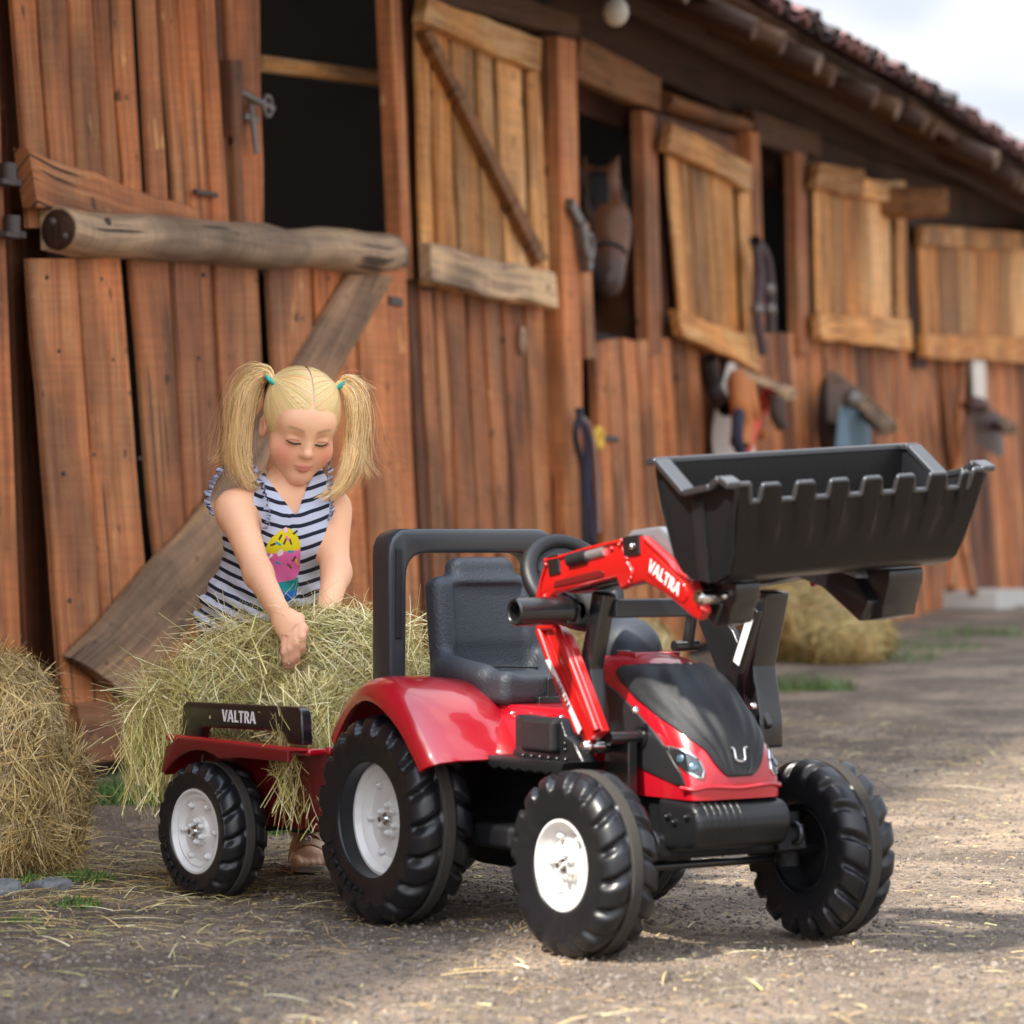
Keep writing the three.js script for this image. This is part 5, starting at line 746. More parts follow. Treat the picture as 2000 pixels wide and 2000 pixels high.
  const handG = (h, wr, k, fore) => { const lo = [0, 1, 2].map((i) => Math.min(wr.getComponent(i), k.getComponent(i)) - 0.085), hi = [0, 1, 2].map((i) => Math.max(wr.getComponent(i), k.getComponent(i)) + 0.05); hi[1] = wr.y + 0.03; const g = solid((x, y, z) => smin(h(x, y, z), fore(x, y, z), 0.008), lo, hi, 0.003); return paint(g, (x, y, z, nx, ny) => mixc(SK, [0.64, 0.29, 0.20], clamp((k.y + 0.012 - y) * 14) * 0.8)); };
  const hgR = handG(hR, J.wrR, kR, limbs[0][1]), hgL = handG(hL, J.wrL, kL, limbs[1][1]);
  // ---- feet
  const foot = (an, toe) => { const d = toe.clone().sub(an).setY(0).normalize(), sd = V(-d.z, 0, d.x), heel = an.clone().addScaledVector(d, -0.022).setY(0.030), ball = an.clone().addScaledVector(d, 0.075).setY(0.026); const l = [capsule(an, heel, 0.029, 0.026), capsule(heel, ball, 0.026, 0.021), capsule(an.clone().setY(0.062), ball, 0.028, 0.020), capsule(ball.clone().addScaledVector(sd, -0.020), ball.clone().addScaledVector(sd, 0.020), 0.016, 0.017)]; const base = join(l, 0.02), toes = [-0.032, -0.017, -0.003, 0.011, 0.028].map((o, i) => { const r = [0.0075, 0.008, 0.0085, 0.009, 0.0125][i], s = ball.clone().addScaledVector(sd, o).addScaledVector(d, 0.012); return capsule(s, s.clone().addScaledVector(d, 0.022 + 0.006 * i * 0.6).setY(r + 0.011), r, r * 0.95); }); return [(x, y, z) => { let g = base(x, y, z); for (const t of toes) g = smin(g, t(x, y, z), 0.005); return g; }, heel, ball, d, sd]; };
  const FL = foot(A(603, 1640, 7.08), A(606, 1690, 6.95)), FR = foot(A(438, 1645, 7.12), A(430, 1690, 7.0)), skins = [hg, bg, hgR, hgL];
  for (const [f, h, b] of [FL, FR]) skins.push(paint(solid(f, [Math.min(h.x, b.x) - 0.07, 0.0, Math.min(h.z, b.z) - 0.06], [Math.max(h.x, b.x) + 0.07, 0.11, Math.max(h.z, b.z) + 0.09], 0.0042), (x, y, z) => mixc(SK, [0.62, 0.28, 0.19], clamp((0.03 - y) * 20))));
  mesh('body', skins, skinMat, child);
  // ---- face details: lashes, lid folds
  const hmesh = (name, g, mat) => mesh(name, (Array.isArray(g) ? merge(g) : g).applyMatrix4(HM), mat, child);
  for (const s of [1, -1]) {
    const lash = [], arc = (k) => Array.from({ length: 9 }, (_, i) => { const t = i / 8, a = lerp(-1, 1, t), x = 0.0295 + 0.0145 * a, y = -0.0035 - 0.0028 * (1 - a * a) * k + 0.0008 * a; let z = 0.06; for (let q = 0; q < 60; q++) { if (head(s * x, y, z) > 0.0006) break; z += 0.0012; } return V(s * x, y, z); });
    hmesh('eyelashes', tube(arc(1), 0.0014, 16, 6), std({ color: lin(0.075, 0.045, 0.03), roughness: 0.8 }));
    const a1 = arc(1).map((p) => V(p.x, p.y - 0.0012, p.z - 0.0002)); hmesh('eye_slit', tube(a1.slice(1, 8), 0.0013, 14, 6), phys({ color: lin(0.05, 0.045, 0.05), roughness: 0.15, clearcoat: 1 }));
    const cr = arc(-0.9).map((p) => V(p.x, p.y + 0.0035, p.z - 0.0004)); hmesh('lid_crease', tube(cr.slice(1, 8), 0.0006, 14, 5), std({ color: lin(0.42, 0.18, 0.12), roughness: 0.8 }));
    const a2 = arc(1); const l2 = []; a2.forEach((p, i) => { if (i > 0) l2.push(cyl(p, p.clone().add(V(s * (i - 3.5) * 0.0010, -0.0032, 0.0042)), 0.0007, 0.0002, 4)); }); hmesh('eyelashes', l2, std({ color: lin(0.07, 0.045, 0.03), roughness: 0.8 }));
  }
  // ---- top: cloth over the trunk, cut at the neck and arms
  const c1 = A(556, 1040, 6.985), c2 = A(498, 1232, 7.075), ax = c2.clone().sub(c1), al = ax.length(); ax.normalize(); const yawT = 0.28, latA = V(Math.cos(yawT), 0, -Math.sin(yawT)); latA.addScaledVector(ax, -latA.dot(ax)).normalize(); const depA = latA.clone().cross(ax).normalize();
  const fold = (x, y, z) => 0.0055 * Math.sin(x * 95 + 7 * Math.sin(y * 22)) * sstep(0.72, 0.52, y + B.y) + 0.0022 * (vn3(x * 60, y * 24, z * 60, 3) - 0.5) * 2;
  const bodice0 = (x, y, z) => { const px = x - c1.x, py = y - c1.y, pz = z - c1.z, t = (px * ax.x + py * ax.y + pz * ax.z) / al, tt = clamp(t, -0.45, 1.06), u = px * latA.x + py * latA.y + pz * latA.z, w = px * depA.x + py * depA.y + pz * depA.z; const W = lerp(0.096, 0.134, sstep(-0.1, 1.1, tt)) * (tt < 0 ? Math.sqrt(Math.max(0.15, 1 + tt * 0.7)) : 1), D = lerp(0.078, 0.102, sstep(-0.1, 1, tt)) * (tt < 0 ? Math.sqrt(Math.max(0.2, 1 + tt * 1.0)) : 1); const k = Math.hypot(u / W, w / D); return smax((k - 1) * Math.min(W, D) + fold(x, y, z), (t - 1.04 - 0.012 * Math.sin(u * 70)) * al, 0.006); };
  const bodice = (x, y, z) => smax(bodice0(x, y, z), y - (c1.y + 0.035), 0.02);
  const vneck = { x: A(578, 1008, 6.9).x, y: A(578, 1008, 6.9).y }, vx = (px) => (px - 578) / 928;
  const shirtF = (x, y, z) => {
    let d = smin(bodice(x, y, z), tors(x, y, z) - 0.006, 0.025); d = smax(d, -(y - J.hipL.y + 0.02) , 0.004);
    const sl = x < vneck.x ? 0.76 : 0.345 * 1.0, h = y - vneck.y - Math.abs(x - vneck.x) / (x < vneck.x ? 0.76 : 0.36), neck = -h * 0.55; d = smax(d, -neck, 0.003);        // the V
    d = smax(d, -(capsule(J.shR.clone().add(V(-0.02, 0.03, 0)), J.shR.clone().add(V(-0.02, -0.005, 0.0)), 0.062)(x, y, z)), 0.004); d = smax(d, -(capsule(J.shL.clone().add(V(0.025, 0.03, 0)), J.shL.clone().add(V(0.025, -0.005, 0)), 0.045)(x, y, z)), 0.004);
    d = smax(d, y - (0.86 - B.y), 0.004); return smax(d, (c2.y - 0.006 - y), 0.003);
  };
  const sg = solid(shirtF, [-0.22, 0.46, -0.2], [0.22, 0.90, 0.32], 0.0042).toNonIndexed();
  {
    const W = 2048, H = 1024, cv = document.createElement('canvas'); cv.width = W; cv.height = H; const c = cv.getContext('2d');
    c.fillStyle = '#c9cfe2'; c.fillRect(0, 0, W, H); c.lineWidth = 1;
    for (let i = 0; i < 5000; i++) { c.fillStyle = hash(i, 1) < 0.5 ? 'rgba(255,255,255,0.10)' : 'rgba(120,130,165,0.10)'; c.fillRect(hash(i, 2) * W, hash(i, 3) * H, 3 + hash(i, 4) * 14, 1.5); }
    const X = (px, half) => (px - 370) / 320 * 1024 + half * 1024, Y = (py) => (py - 880) / 370 * H, S = 1024 / 320;
    for (const half of [0, 1]) for (let k = -8; k < 22; k++) {
      c.save(); c.beginPath(); c.rect(half * 1024, 0, 1024, H); c.clip(); c.strokeStyle = '#141a30'; c.lineWidth = 6.9 * S * 0.92; c.beginPath();
      for (let px = 365; px <= 700; px += 5) { const y = 1012 + k * 22.5 + (px < 575 ? -(575 - px) * (0.36 + 0.012 * Math.max(0, k)) : -(px - 575) * 0.36) + 12 * Math.exp(-(((px - 575) / 14) ** 2)) * -0.5 + 3 * vn(px * 0.06, k * 3.1); px === 365 ? c.moveTo(X(px, half), Y(y)) : c.lineTo(X(px, half), Y(y)); } c.stroke(); c.restore();
    }
    const pt = (x, y) => [X(x / 3.22 + 350, 0), Y(y / 3.22 + 680)];
    const blob = (col, ps) => { c.fillStyle = col; c.beginPath(); ps.forEach((p, i) => { const a = pt(...p), b = pt(...ps[(i + 1) % ps.length]); const m = [(a[0] + b[0]) / 2, (a[1] + b[1]) / 2]; i ? c.quadraticCurveTo(a[0], a[1], m[0], m[1]) : c.moveTo(m[0], m[1]); }); { const a = pt(...ps[0]), b = pt(...ps[1]); c.quadraticCurveTo(a[0], a[1], (a[0] + b[0]) / 2, (a[1] + b[1]) / 2); } c.fill(); };
    blob('#1c6fc0', [[636, 1500], [762, 1490], [752, 1560], [700, 1590], [662, 1590]]); blob('#1f9aa3', [[618, 1440], [770, 1420], [768, 1480], [756, 1520], [640, 1530]]);
    blob('#ef6fb4', [[572, 1270], [660, 1250], [792, 1230], [790, 1300], [772, 1440], [700, 1462], [618, 1470], [596, 1380]]); blob('#e6d619', [[566, 1285], [600, 1200], [640, 1170], [700, 1120], [760, 1150], [790, 1220], [792, 1270], [720, 1268], [640, 1290]]);
    blob('#f6c3dd', [[680, 1140], [705, 1120], [722, 1150], [700, 1165]]); blob('#f5e6ef', [[640, 1290], [676, 1250], [690, 1290], [655, 1310]]);
    for (const [x, y, a, col] of [[668, 1188, -1.0, '#5a4630'], [695, 1215, -1.1, '#5a4630'], [622, 1233, -0.3, '#5a4630'], [760, 1158, -0.6, '#4a3f35'], [730, 1215, 1.2, '#5a4630'], [748, 1322, -0.9, '#5a4630'], [718, 1366, 0.8, '#7a5a40'], [655, 1228, 0.5, '#2aa0b8'], [730, 1277, 0.1, '#2aa0b8'], [648, 1347, 0.4, '#2aa0b8'], [594, 1350, 1.2, '#7a5a40'], [712, 1195, 0.9, '#ef6fb4'], [605, 1305, -0.7, '#ffffff'], [765, 1340, 1.4, '#e6c619']]) { const q = pt(x, y); c.save(); c.translate(q[0], q[1]); c.rotate(a); c.fillStyle = col; c.fillRect(-17, -6, 34, 12); c.restore(); }
    const map = new THREE.CanvasTexture(cv); map.colorSpace = THREE.SRGBColorSpace; map.wrapS = map.wrapT = THREE.ClampToEdgeWrapping;
    const p = sg.attributes.position, n = sg.attributes.normal, uv = new Float32Array(p.count * 2);
    for (let i = 0; i < p.count; i += 3) { const back = n.getZ(i) + n.getZ(i + 1) + n.getZ(i + 2) < -0.5 ? 1 : 0; for (let k = 0; k < 3; k++) { const x = 1000 + (p.getX(i + k) + B.x) * 922, y = 1030 - (p.getY(i + k) + B.y - 0.725) * 922; uv.set([clamp((x - 370) / 320, 0.002, 0.998) / 2 + back / 2, 1 - (y - 880) / 370], (i + k) * 2); } }
    sg.setAttribute('uv', new THREE.BufferAttribute(uv, 2));
    const knit = tex(256, 256, (u, v) => 0.5 + 0.5 * Math.sin(u * 6.283 * 64) * Math.sin(v * 6.283 * 64)); knit.repeat.set(6, 4);
    mesh('striped_top', sg, std({ map, roughness: 0.85, bumpMap: knit, bumpScale: 0.0005 }), child);
    const frill = (pts, w, n = 240, waves = 11) => { const cu = new THREE.CatmullRomCurve3(pts), g = grid(n, 4, (u, v) => { const p0 = cu.getPoint(u), t = cu.getTangent(u), o = p0.clone().sub(c1).setY((p0.y - c1.y) * 0.3).normalize(), a = t.clone().cross(o).normalize(), k = v * w, r = Math.sin(u * 6.283 * waves + 2 * Math.sin(u * 17)) * 0.007 * v, q = Math.sin(u * 6.283 * waves * 0.5) * 0.3; return [p0.x + o.x * (k * (0.6 + q * 0.5) + 0.004) + a.x * r + t.x * r * 0.3, p0.y + o.y * k + a.y * r + t.y * r * 0.4 + 0.002, p0.z + o.z * (k + 0.004) + a.z * r, u * 2.2, v * 0.4]; }); return g; };
    const st2 = tex(128, 64, (u, v) => (Math.abs(mod(u * 8 + v * 0.3, 1) - 0.5) < 0.10 ? [0.16, 0.19, 0.32] : [0.74, 0.77, 0.86]), true), fm = std({ map: st2, roughness: 0.85, side: THREE.DoubleSide });
    mesh('frill', frill([A(503, 915, 6.90), A(516, 948, 6.885), A(524, 985, 6.88), A(528, 1016, 6.885), A(522, 1040, 6.89)], 0.018), fm, child);
    mesh('frill', frill([A(456, 1024, 6.98), A(424, 1006, 7.02), A(414, 978, 7.04), A(424, 945, 7.04), A(442, 918, 7.02)], 0.019), fm, child);
    mesh('frill', frill([A(632, 880, 6.95), A(638, 920, 6.91), A(637, 965, 6.90), A(641, 1000, 6.90), A(636, 1020, 6.91)], 0.017), fm, child);
    const np = [A(511, 921, 6.905), A(532, 948, 6.895), A(556, 980, 6.888), A(578, 1009, 6.885), A(590, 985, 6.888), A(600, 955, 6.90), A(608, 922, 6.92)];
  }
  // ---- trousers
  const pantsF = (x, y, z) => smax(Math.min(smin(leg[0](x, y, z), capsule(J.hipL, J.hipR, 0.074)(x, y, z), 0.03), smin(leg[1](x, y, z), capsule(J.hipL, J.hipR, 0.074)(x, y, z), 0.03)) - 0.008 + 0.003 * (vn3(x * 40, y * 30, z * 40) - 0.5), 0.079 - y, 0.003);
  mesh('trousers', solid((x, y, z) => smax(pantsF(x, y, z), y - 0.56, 0.004), [-0.2, 0.05, -0.22], [0.2, 0.60, 0.3], 0.0085), std({ color: lin(0.055, 0.058, 0.075), roughness: 0.9 }), child);
  // ---- sandals
  const leather = std({ color: lin(0.60, 0.36, 0.20), roughness: 0.55 }), solem = std({ color: lin(0.42, 0.36, 0.29), roughness: 0.8 });
  for (const [f, heel, ball, d, sd] of [FL, FR]) {
    const s = part('sandal', child); const m = heel.clone().lerp(ball, 0.55), yaw = Math.atan2(d.x, d.z);
    const sole = roundPoly([[-0.030, -0.075], [0.030, -0.075], [0.042, 0.06], [0.030, 0.095], [-0.030, 0.098], [-0.042, 0.06]], 0.02);
    const sm = mesh('sole', plate(sole, 0.014, 0.003).rotateX(Math.PI / 2).rotateY(yaw).translate(m.x, 0.011, m.z + 0.0), solem, s); 
    const strap = (c, r, w, tilt, lift) => { const g = grid(28, 3, (u, v) => { const a = lerp(0, Math.PI, u), k = (v - 0.5) * w, X = Math.cos(a) * r[0], Y = Math.sin(a) * r[1]; const p = c.clone().addScaledVector(sd, X).addScaledVector(d, k + tilt * Math.sin(a)); return [p.x, 0.014 + Y + lift * (v - 0.5), p.z]; }); return g; };
    const sl = std({ color: leather.color, roughness: 0.5, side: THREE.DoubleSide });
    mesh('strap', strap(ball.clone().addScaledVector(d, -0.018), [0.046, 0.050], 0.024, 0.004, -0.012), sl, s); mesh('strap', strap(heel.clone().lerp(ball, 0.55), [0.043, 0.074], 0.022, 0.006, -0.02), sl, s); 
    mesh('ankle_strap', grid(32, 2, (u, v) => { const a = u * 6.283; return [heel.x + d.x * 0.018 + Math.cos(a) * 0.0415, 0.083 + (v - 0.5) * 0.020 - 0.006 * Math.sin(a), heel.z + d.z * 0.018 + Math.sin(a) * 0.0415]; }), sl, s);
    mesh('buckle', new THREE.TorusGeometry(0.0055, 0.0018, 6, 16).translate(m.x + sd.x * 0.0 + d.x * 0.01, 0.082 - 0.012, m.z + 0.045), CHROME, s);
  }
  // ---- hair
  const hairMat = phys({ vertexColors: true, color: 0xffffff, roughness: 0.38, sheen: 0.4, sheenColor: lin(0.9, 0.75, 0.45), side: THREE.DoubleSide }), HC = [[0.88, 0.57, 0.22], [0.97, 0.70, 0.34], [0.70, 0.40, 0.12], [1.0, 0.82, 0.50], [0.50, 0.27, 0.08]];
  const hcr = [0.0783, 0.0873, 0.0973], hcc = [0, 0.028, -0.014];
  const hairline = (x, z) => { const ax_ = Math.abs(x); return z > 0 ? lerp(0.060, -0.026, sstep(0.012, 0.078, ax_) ** 1.15) - 0.010 * sstep(0.05, 0.0, z) : lerp(-0.015, -0.06, sstep(0.0, -0.06, z)); };
  const cap = solid((x, y, z) => { const b = smin(ellip(hcc, [0.0772, 0.0862, 0.0962])(x, y, z), 9, 0.01); return smax(b, hairline(x, z) - y, 0.004); }, [-0.09, -0.08, -0.125], [0.09, 0.125, 0.1], 0.004);
  paint(cap, (x, y, z) => Math.abs(x) < 0.0026 ? [0.90, 0.62, 0.48] : mixc([SK[0] * 0.96, SK[1] * 0.97, SK[2] * 0.9], mixc([0.62, 0.42, 0.18], [0.74, 0.54, 0.26], vn(Math.atan2(y, x) * 30, z * 8)), z > -0.02 ? sstep(0.0, 0.022, y - hairline(x, z) + 0.004 * (vn(x * 500, z * 90) - 0.5)) : 1));
  const hairCap = cap.applyMatrix4(HM);
  const hp = [], hn = [], hcI = [], hi = [];
  const strand = (pts, w, col, tipw = 0.35, up) => {                   // a thin ribbon along a curve, turned outwards from the head
    const b0 = hp.length / 3, n = pts.length;
    for (let i = 0; i < n; i++) {
      const t = pts[Math.min(n - 1, i + 1)].clone().sub(pts[Math.max(0, i - 1)]).normalize(), N = (up ? up(pts[i], i / (n - 1)) : V(0, 0, 1)).clone(); N.addScaledVector(t, -N.dot(t)).normalize(); const s = t.clone().cross(N).multiplyScalar(w * lerp(1, tipw, i / (n - 1)) / 2);
      hp.push(pts[i].x - s.x, pts[i].y - s.y, pts[i].z - s.z, pts[i].x + s.x, pts[i].y + s.y, pts[i].z + s.z); const r = 0.5, nl = N.clone().addScaledVector(s.clone().normalize(), -r).normalize(), nr = N.clone().addScaledVector(s.clone().normalize(), r).normalize(); hn.push(nl.x, nl.y, nl.z, nr.x, nr.y, nr.z); hcI.push(...col, ...col);
      if (i < n - 1) { const a = b0 + 2 * i; hi.push(a, a + 1, a + 3, a, a + 3, a + 2); }
    }
  };
  const flush = () => { const g = new THREE.BufferGeometry(); g.setAttribute('position', new THREE.Float32BufferAttribute(hp, 3)); g.setAttribute('normal', new THREE.Float32BufferAttribute(hn, 3)); g.setAttribute('color', new THREE.Float32BufferAttribute(hcI, 3)); g.setIndex(hi.slice()); hp.length = hn.length = hcI.length = hi.length = 0; return g.toNonIndexed(); };
  const onHead = (dir, lift = 0) => { const d = dir.clone().normalize(), k = 1 / Math.hypot(d.x / hcr[0], d.y / hcr[1], d.z / hcr[2]); return V(hcc[0] + d.x * (k + lift), hcc[1] + d.y * (k + lift), hcc[2] + d.z * (k + lift)); };
  const hc = V(...hcc), colr = (k = 1) => { const c = pick(HC), q = rr(0.8, 1.2) * k; return c.map((x) => x * q); };
  for (const s of [1, -1]) {
    const tieD = V(s * 0.070, 0.058, -0.012).normalize();
    for (let i = 0; i < 1500; i++) {
      const q = rnd(); let sd0;
      if (q < 0.45) { const a = lerp(0.35, 2.9, rnd()); sd0 = V(s * 0.03, Math.sin(a), Math.cos(a)); }                    // from the parting
      else if (q < 0.75) { const t = rnd(), x = lerp(0.004, 0.078, t), z = lerp(0.078, 0.012, t * t); sd0 = V(s * x, hairline(x, z) + 0.002 - 0.028, z + 0.014); }   // from the hairline
      else { const a = rr(-0.9, 2.4), b = rr(0.2, 1.3); sd0 = V(s * (Math.sin(b)), Math.cos(b) * Math.sin(a + 0.6), Math.cos(b) * Math.cos(a + 0.6) - 0.3); if (sd0.y < -0.7) continue; }
      sd0.normalize(); const pts = [], lift = rr(0.0, 0.0022);
      for (let k = 0; k <= 10; k++) { const t = k / 10, d = sd0.clone().lerp(tieD, t * t * (3 - 2 * t) * 0.6 + t * 0.4); pts.push(onHead(d, lift + 0.006 * Math.sin(Math.PI * t) * 0.4 + 0.010 * t ** 4)); }
      strand(pts, 0.0014, mix3(HC[0], HC[1], rnd()).map((x) => x * rr(0.86, 1.1)), 0.8, (p) => p.clone().sub(hc));
    }
    for (let i = 0; i < 420; i++) {                                     // fine hairs along the brow and temple
      const x = rr(0.001, 0.076), z = lerp(0.080, 0.014, (x / 0.077) ** 2), p0 = V(s * x, hairline(x, z) + rr(-0.004, 0.014), z).sub(hc), down = rnd() < 0.25, L_ = down ? rr(0.008, 0.030) : rr(0.012, 0.035), pts = [], sw = down ? rr(-0.2, 0.5) : rr(0.5, 1.4), up = down ? -1 : rr(-0.1, 0.9), lf = rr(0.0005, 0.0035);
      for (let k = 0; k <= 6; k++) { const t = k / 6; pts.push(onHead(p0.clone().add(V(s * sw * L_ * t, up * L_ * t * (down ? 1 : t), -L_ * t * (down ? -0.1 : 0.5))), 0.0002 + lf * Math.sin(t * 2.6))); } strand(pts, 0.00055, mix3([0.96, 0.68, 0.40], HC[1], rnd()).map((q) => q * rr(0.85, 1.1)), 0.3, (p) => p.clone().sub(hc)); }  // wisps on the brow
  }
  const scalpHair = flush().applyMatrix4(HM);
  const tie = { R: V(-0.0735, 0.083, -0.018).applyMatrix4(HM), L: V(0.0735, 0.083, -0.018).applyMatrix4(HM) };
  const tail = (root, path, n, spread, wob) => {
    const cu = new THREE.CatmullRomCurve3(path); const cl = Array.from({ length: 26 }, () => [rr(-1, 1), rr(-1, 1), rr(0.75, 1.08), rr(0.75, 1.25)]);
    for (let i = 0; i < n; i++) {
      const c = pick(cl), a = rnd() * 6.283, curl = rr(-0.012, 0.012) * wob, q = Math.sqrt(rnd()), fly = rnd() < 0.12, o = V(Math.cos(a) * q, 0, Math.sin(a) * q).multiplyScalar(0.5).add(V(c[0], 0, c[1]).multiplyScalar(0.75)), len = fly ? rr(0.7, 1.05) : Math.min(1.04, c[2] * rr(0.72, 1.04)), pts = [], fx = fly ? rr(-0.05, 0.02) * wob : 0, fz = rr(-0.02, 0.02), n2 = 16;
      for (let k = 0; k <= n2; k++) { const t = k / n2, p = cu.getPoint(Math.min(1, t * len)), w = spread * (0.14 + 0.86 * sstep(0.04, 0.48, t)) * (1 - 0.66 * sstep(0.55, 1.0, t)), tg = cu.getTangent(Math.min(1, t * len)), sx = -tg.y, sy = tg.x, cz = 0.004 * Math.sin(t * 8 + c[0] * 9) + curl * t ** 3 + c[0] * 0.010 * t ** 2; pts.push(p.add(V(sx * o.x * w + cz + fx * t * t, sy * o.x * w + (fly ? 0.006 * t * rnd() : 0), o.z * w * 0.8 + fz * t * t * (fly ? 2 : 0.3)))); }
      strand(pts, fly ? 0.0007 : rr(0.0012, 0.0020), rnd() < 0.6 ? mix3(HC[0], HC[1], rnd()).map((x) => x * c[3] * rr(0.85, 1.08)) : colr(c[3]), 0.3, (p, t) => { const m = cu.getPoint(t); return p.clone().sub(m).add(V(0, 0.002, 0.012)); });
    }
  };
  const Z1 = 6.93;
  tail(tie.R, [tie.R, A(528, 730, Z1), A(510, 731, Z1), A(492, 744, Z1), A(477, 778, Z1 - 0.01), A(466, 830, Z1 - 0.02), A(463, 890, Z1 - 0.04), A(474, 930, Z1 - 0.05), A(494, 957, Z1 - 0.05)], 1300, 0.026, 1.4);
  tail(tie.R, [tie.R, A(515, 730, Z1), A(488, 745, Z1), A(470, 790, Z1), A(460, 850, Z1), A(446, 890, Z1), A(425, 905, Z1)], 190, 0.032, 1.9);
  tail(tie.L, [tie.L, A(664, 748, Z1), A(678, 757, Z1), A(689, 774, Z1), A(695, 805, Z1), A(693, 860, Z1), A(685, 910, Z1 - 0.02), A(664, 950, Z1 - 0.03), A(630, 975, Z1 - 0.04)], 1100, 0.0195, -1.1);
  tail(tie.L, [tie.L, A(672, 744, Z1), A(695, 762, Z1), A(704, 810, Z1), A(700, 870, Z1), A(700, 905, Z1), A(716, 935, Z1)], 150, 0.025, -1.9);
  tail(tie.L, [tie.L, A(680, 742, Z1), A(700, 750, Z1), A(722, 764, Z1)], 50, 0.016, 0.5);
  const tails = flush();
  mesh('hair', [hairCap, scalpHair, tails], hairMat, child);
  const tm = std({ color: lin(0.03, 0.42, 0.37), roughness: 0.6 });
  for (const [k, s] of [['R', -1], ['L', 1]]) { const g = [0, 1].map((i) => new THREE.TorusGeometry(0.0082, 0.0036, 8, 20).rotateX(Math.PI / 2).rotateZ(s * 0.9).translate(s * (i * 0.006 - 0.001), i * 0.004, 0)); const m = mesh('hair_tie', g, tm, child); m.position.copy(tie[k]); }
}

// ---------------------------------------------------------------- the horse, tack on the wall, stones
{
  const q = (px, py, o) => { const [s, y] = wl(px, py, o); return V(s, y, o); };
  barn.updateMatrixWorld();
  const base = at3(1228, 640, 15.0); base.y = 0.10;
  const horse = thing('horse', 'bay horse with dark forelock looking out of the second stable opening', 'horse', base.toArray(), 0);
  const P = (px, py, Z) => at3(px, py, Z).sub(base), poll = P(1170, 368, 14.52), eye = P(1184, 432, 14.40), nose = P(1186, 548, 14.24), neck1 = P(1216, 520, 14.85), chest = P(1224, 665, 15.0), wither = P(1190, 470, 15.5), rump = V(-1.7, 1.4, -0.75);
  const jawA = eye.clone().lerp(nose, 0.15).add(V(0.02, -0.06, -0.06));
  const hf = join([capsule(poll, eye, 0.08, 0.092), capsule(eye, nose, 0.092, 0.058), capsule(jawA, nose.clone().add(V(0, -0.02, -0.03)), 0.08, 0.05), capsule(poll.clone().add(V(0.02, -0.06, -0.08)), neck1, 0.085, 0.12), capsule(neck1, chest, 0.11, 0.16), capsule(neck1, wither, 0.11, 0.17), capsule(chest.clone().add(V(-0.2, -0.1, -0.1)), rump, 0.25, 0.28), capsule(wither, rump, 0.16, 0.2),
    capsule(poll.clone().add(V(-0.05, 0.04, 0)), poll.clone().add(V(-0.075, 0.16, 0.02)), 0.032, 0.008), capsule(poll.clone().add(V(0.05, 0.04, 0)), poll.clone().add(V(0.085, 0.16, 0.02)), 0.032, 0.008)], 0.07);
  const legs = []; for (const [x, z, hind] of [[-0.15, -0.32, 0], [-0.05, -0.02, 0], [-1.75, -0.9, 1], [-1.65, -0.6, 1]]) { const kn = V(x, 0.52, z + (hind ? -0.12 : 0.02)); legs.push(capsule(V(x, 1.1, z), kn, 0.12, 0.055), capsule(kn, V(x, 0.14, z + (hind ? -0.05 : 0)), 0.05, 0.04), capsule(V(x, 0.14, z), V(x, 0.02, z + 0.05), 0.045, 0.065)); }
  const lf = join(legs, 0.03), g = solid((x, y, z) => smin(hf(x, y, z), lf(x, y, z), 0.05), [-2.1, 0, -1.4], [0.35, 2.4, 0.95], 0.03);
  const coat = [0.15, 0.052, 0.018]; paint(g, (x, y, z) => { const p = V(x, y, z); let c = coat; c = mix3(c, [0.03, 0.025, 0.025], 0.85 * sstep(0.20, 0.02, p.distanceTo(nose))); c = mix3(c, [0.03, 0.022, 0.018], 0.9 * sstep(0.55, 0.45, y)); return c; });
  mesh('body', g, std({ vertexColors: true, color: 0xffffff, roughness: 0.5 }), horse);
  const black = std({ color: lin(0.018, 0.014, 0.014), roughness: 0.6 }), tuftL = [];
  for (let i = 0; i < 60; i++) { const t = rnd(), a = poll.clone().add(V(rr(-0.03, 0.03), 0.075, 0.02)), b = a.clone().lerp(eye, rr(0.4, 0.95)).add(V(rr(-0.05, 0.02), -0.02, 0.10)); tuftL.push(tube([a, a.clone().lerp(b, 0.5).add(V(0, 0.03, 0.05)), b], 0.006, 6, 4)); }
  for (let i = 0; i < 90; i++) { const t = rnd(), a = poll.clone().lerp(wither, t).add(V(0, 0.10 + 0.06 * t, 0)), b = a.clone().add(V(rr(0.02, 0.10), -0.3, rr(-0.05, 0.08))); tuftL.push(tube([a, a.clone().lerp(b, 0.5).add(V(0.06, 0.05, 0)), b], 0.007, 6, 4)); }
  mesh('mane', tuftL, black, horse);
  for (const s of [-1, 1]) mesh('eye', new THREE.SphereGeometry(0.021, 12, 10).translate(eye.x + s * 0.082, eye.y + 0.0, eye.z + 0.045), phys({ color: lin(0.01, 0.007, 0.005), roughness: 0.1, clearcoat: 1 }), horse);
  const hal = []; for (const [t, r] of [[0.55, 0.079], [0.08, 0.096]]) { const c = eye.clone().lerp(nose, t); const tg = new THREE.TorusGeometry(r, 0.008, 8, 32); const d = nose.clone().sub(eye).normalize(); hal.push(tg.applyMatrix4(new THREE.Matrix4().compose(c, new THREE.Quaternion().setFromUnitVectors(V(0, 0, 1), d), V(1, 1, 1)))); }
  mesh('halter', hal, std({ color: lin(0.02, 0.02, 0.025), roughness: 0.7 }), horse);

  // tack: each hung item has its own group on the wall
  const hung = (name, label, cat, px, py, o) => { const p = q(px, py, o); return [thing(name, label, cat, barn.localToWorld(p.clone()).toArray(), WA), (x, y, oo = o) => q(x, y, oo).sub(p)]; };
  const col = (r, g_, b, ro = 0.8) => std({ color: lin(r, g_, b), roughness: ro, side: THREE.DoubleSide });
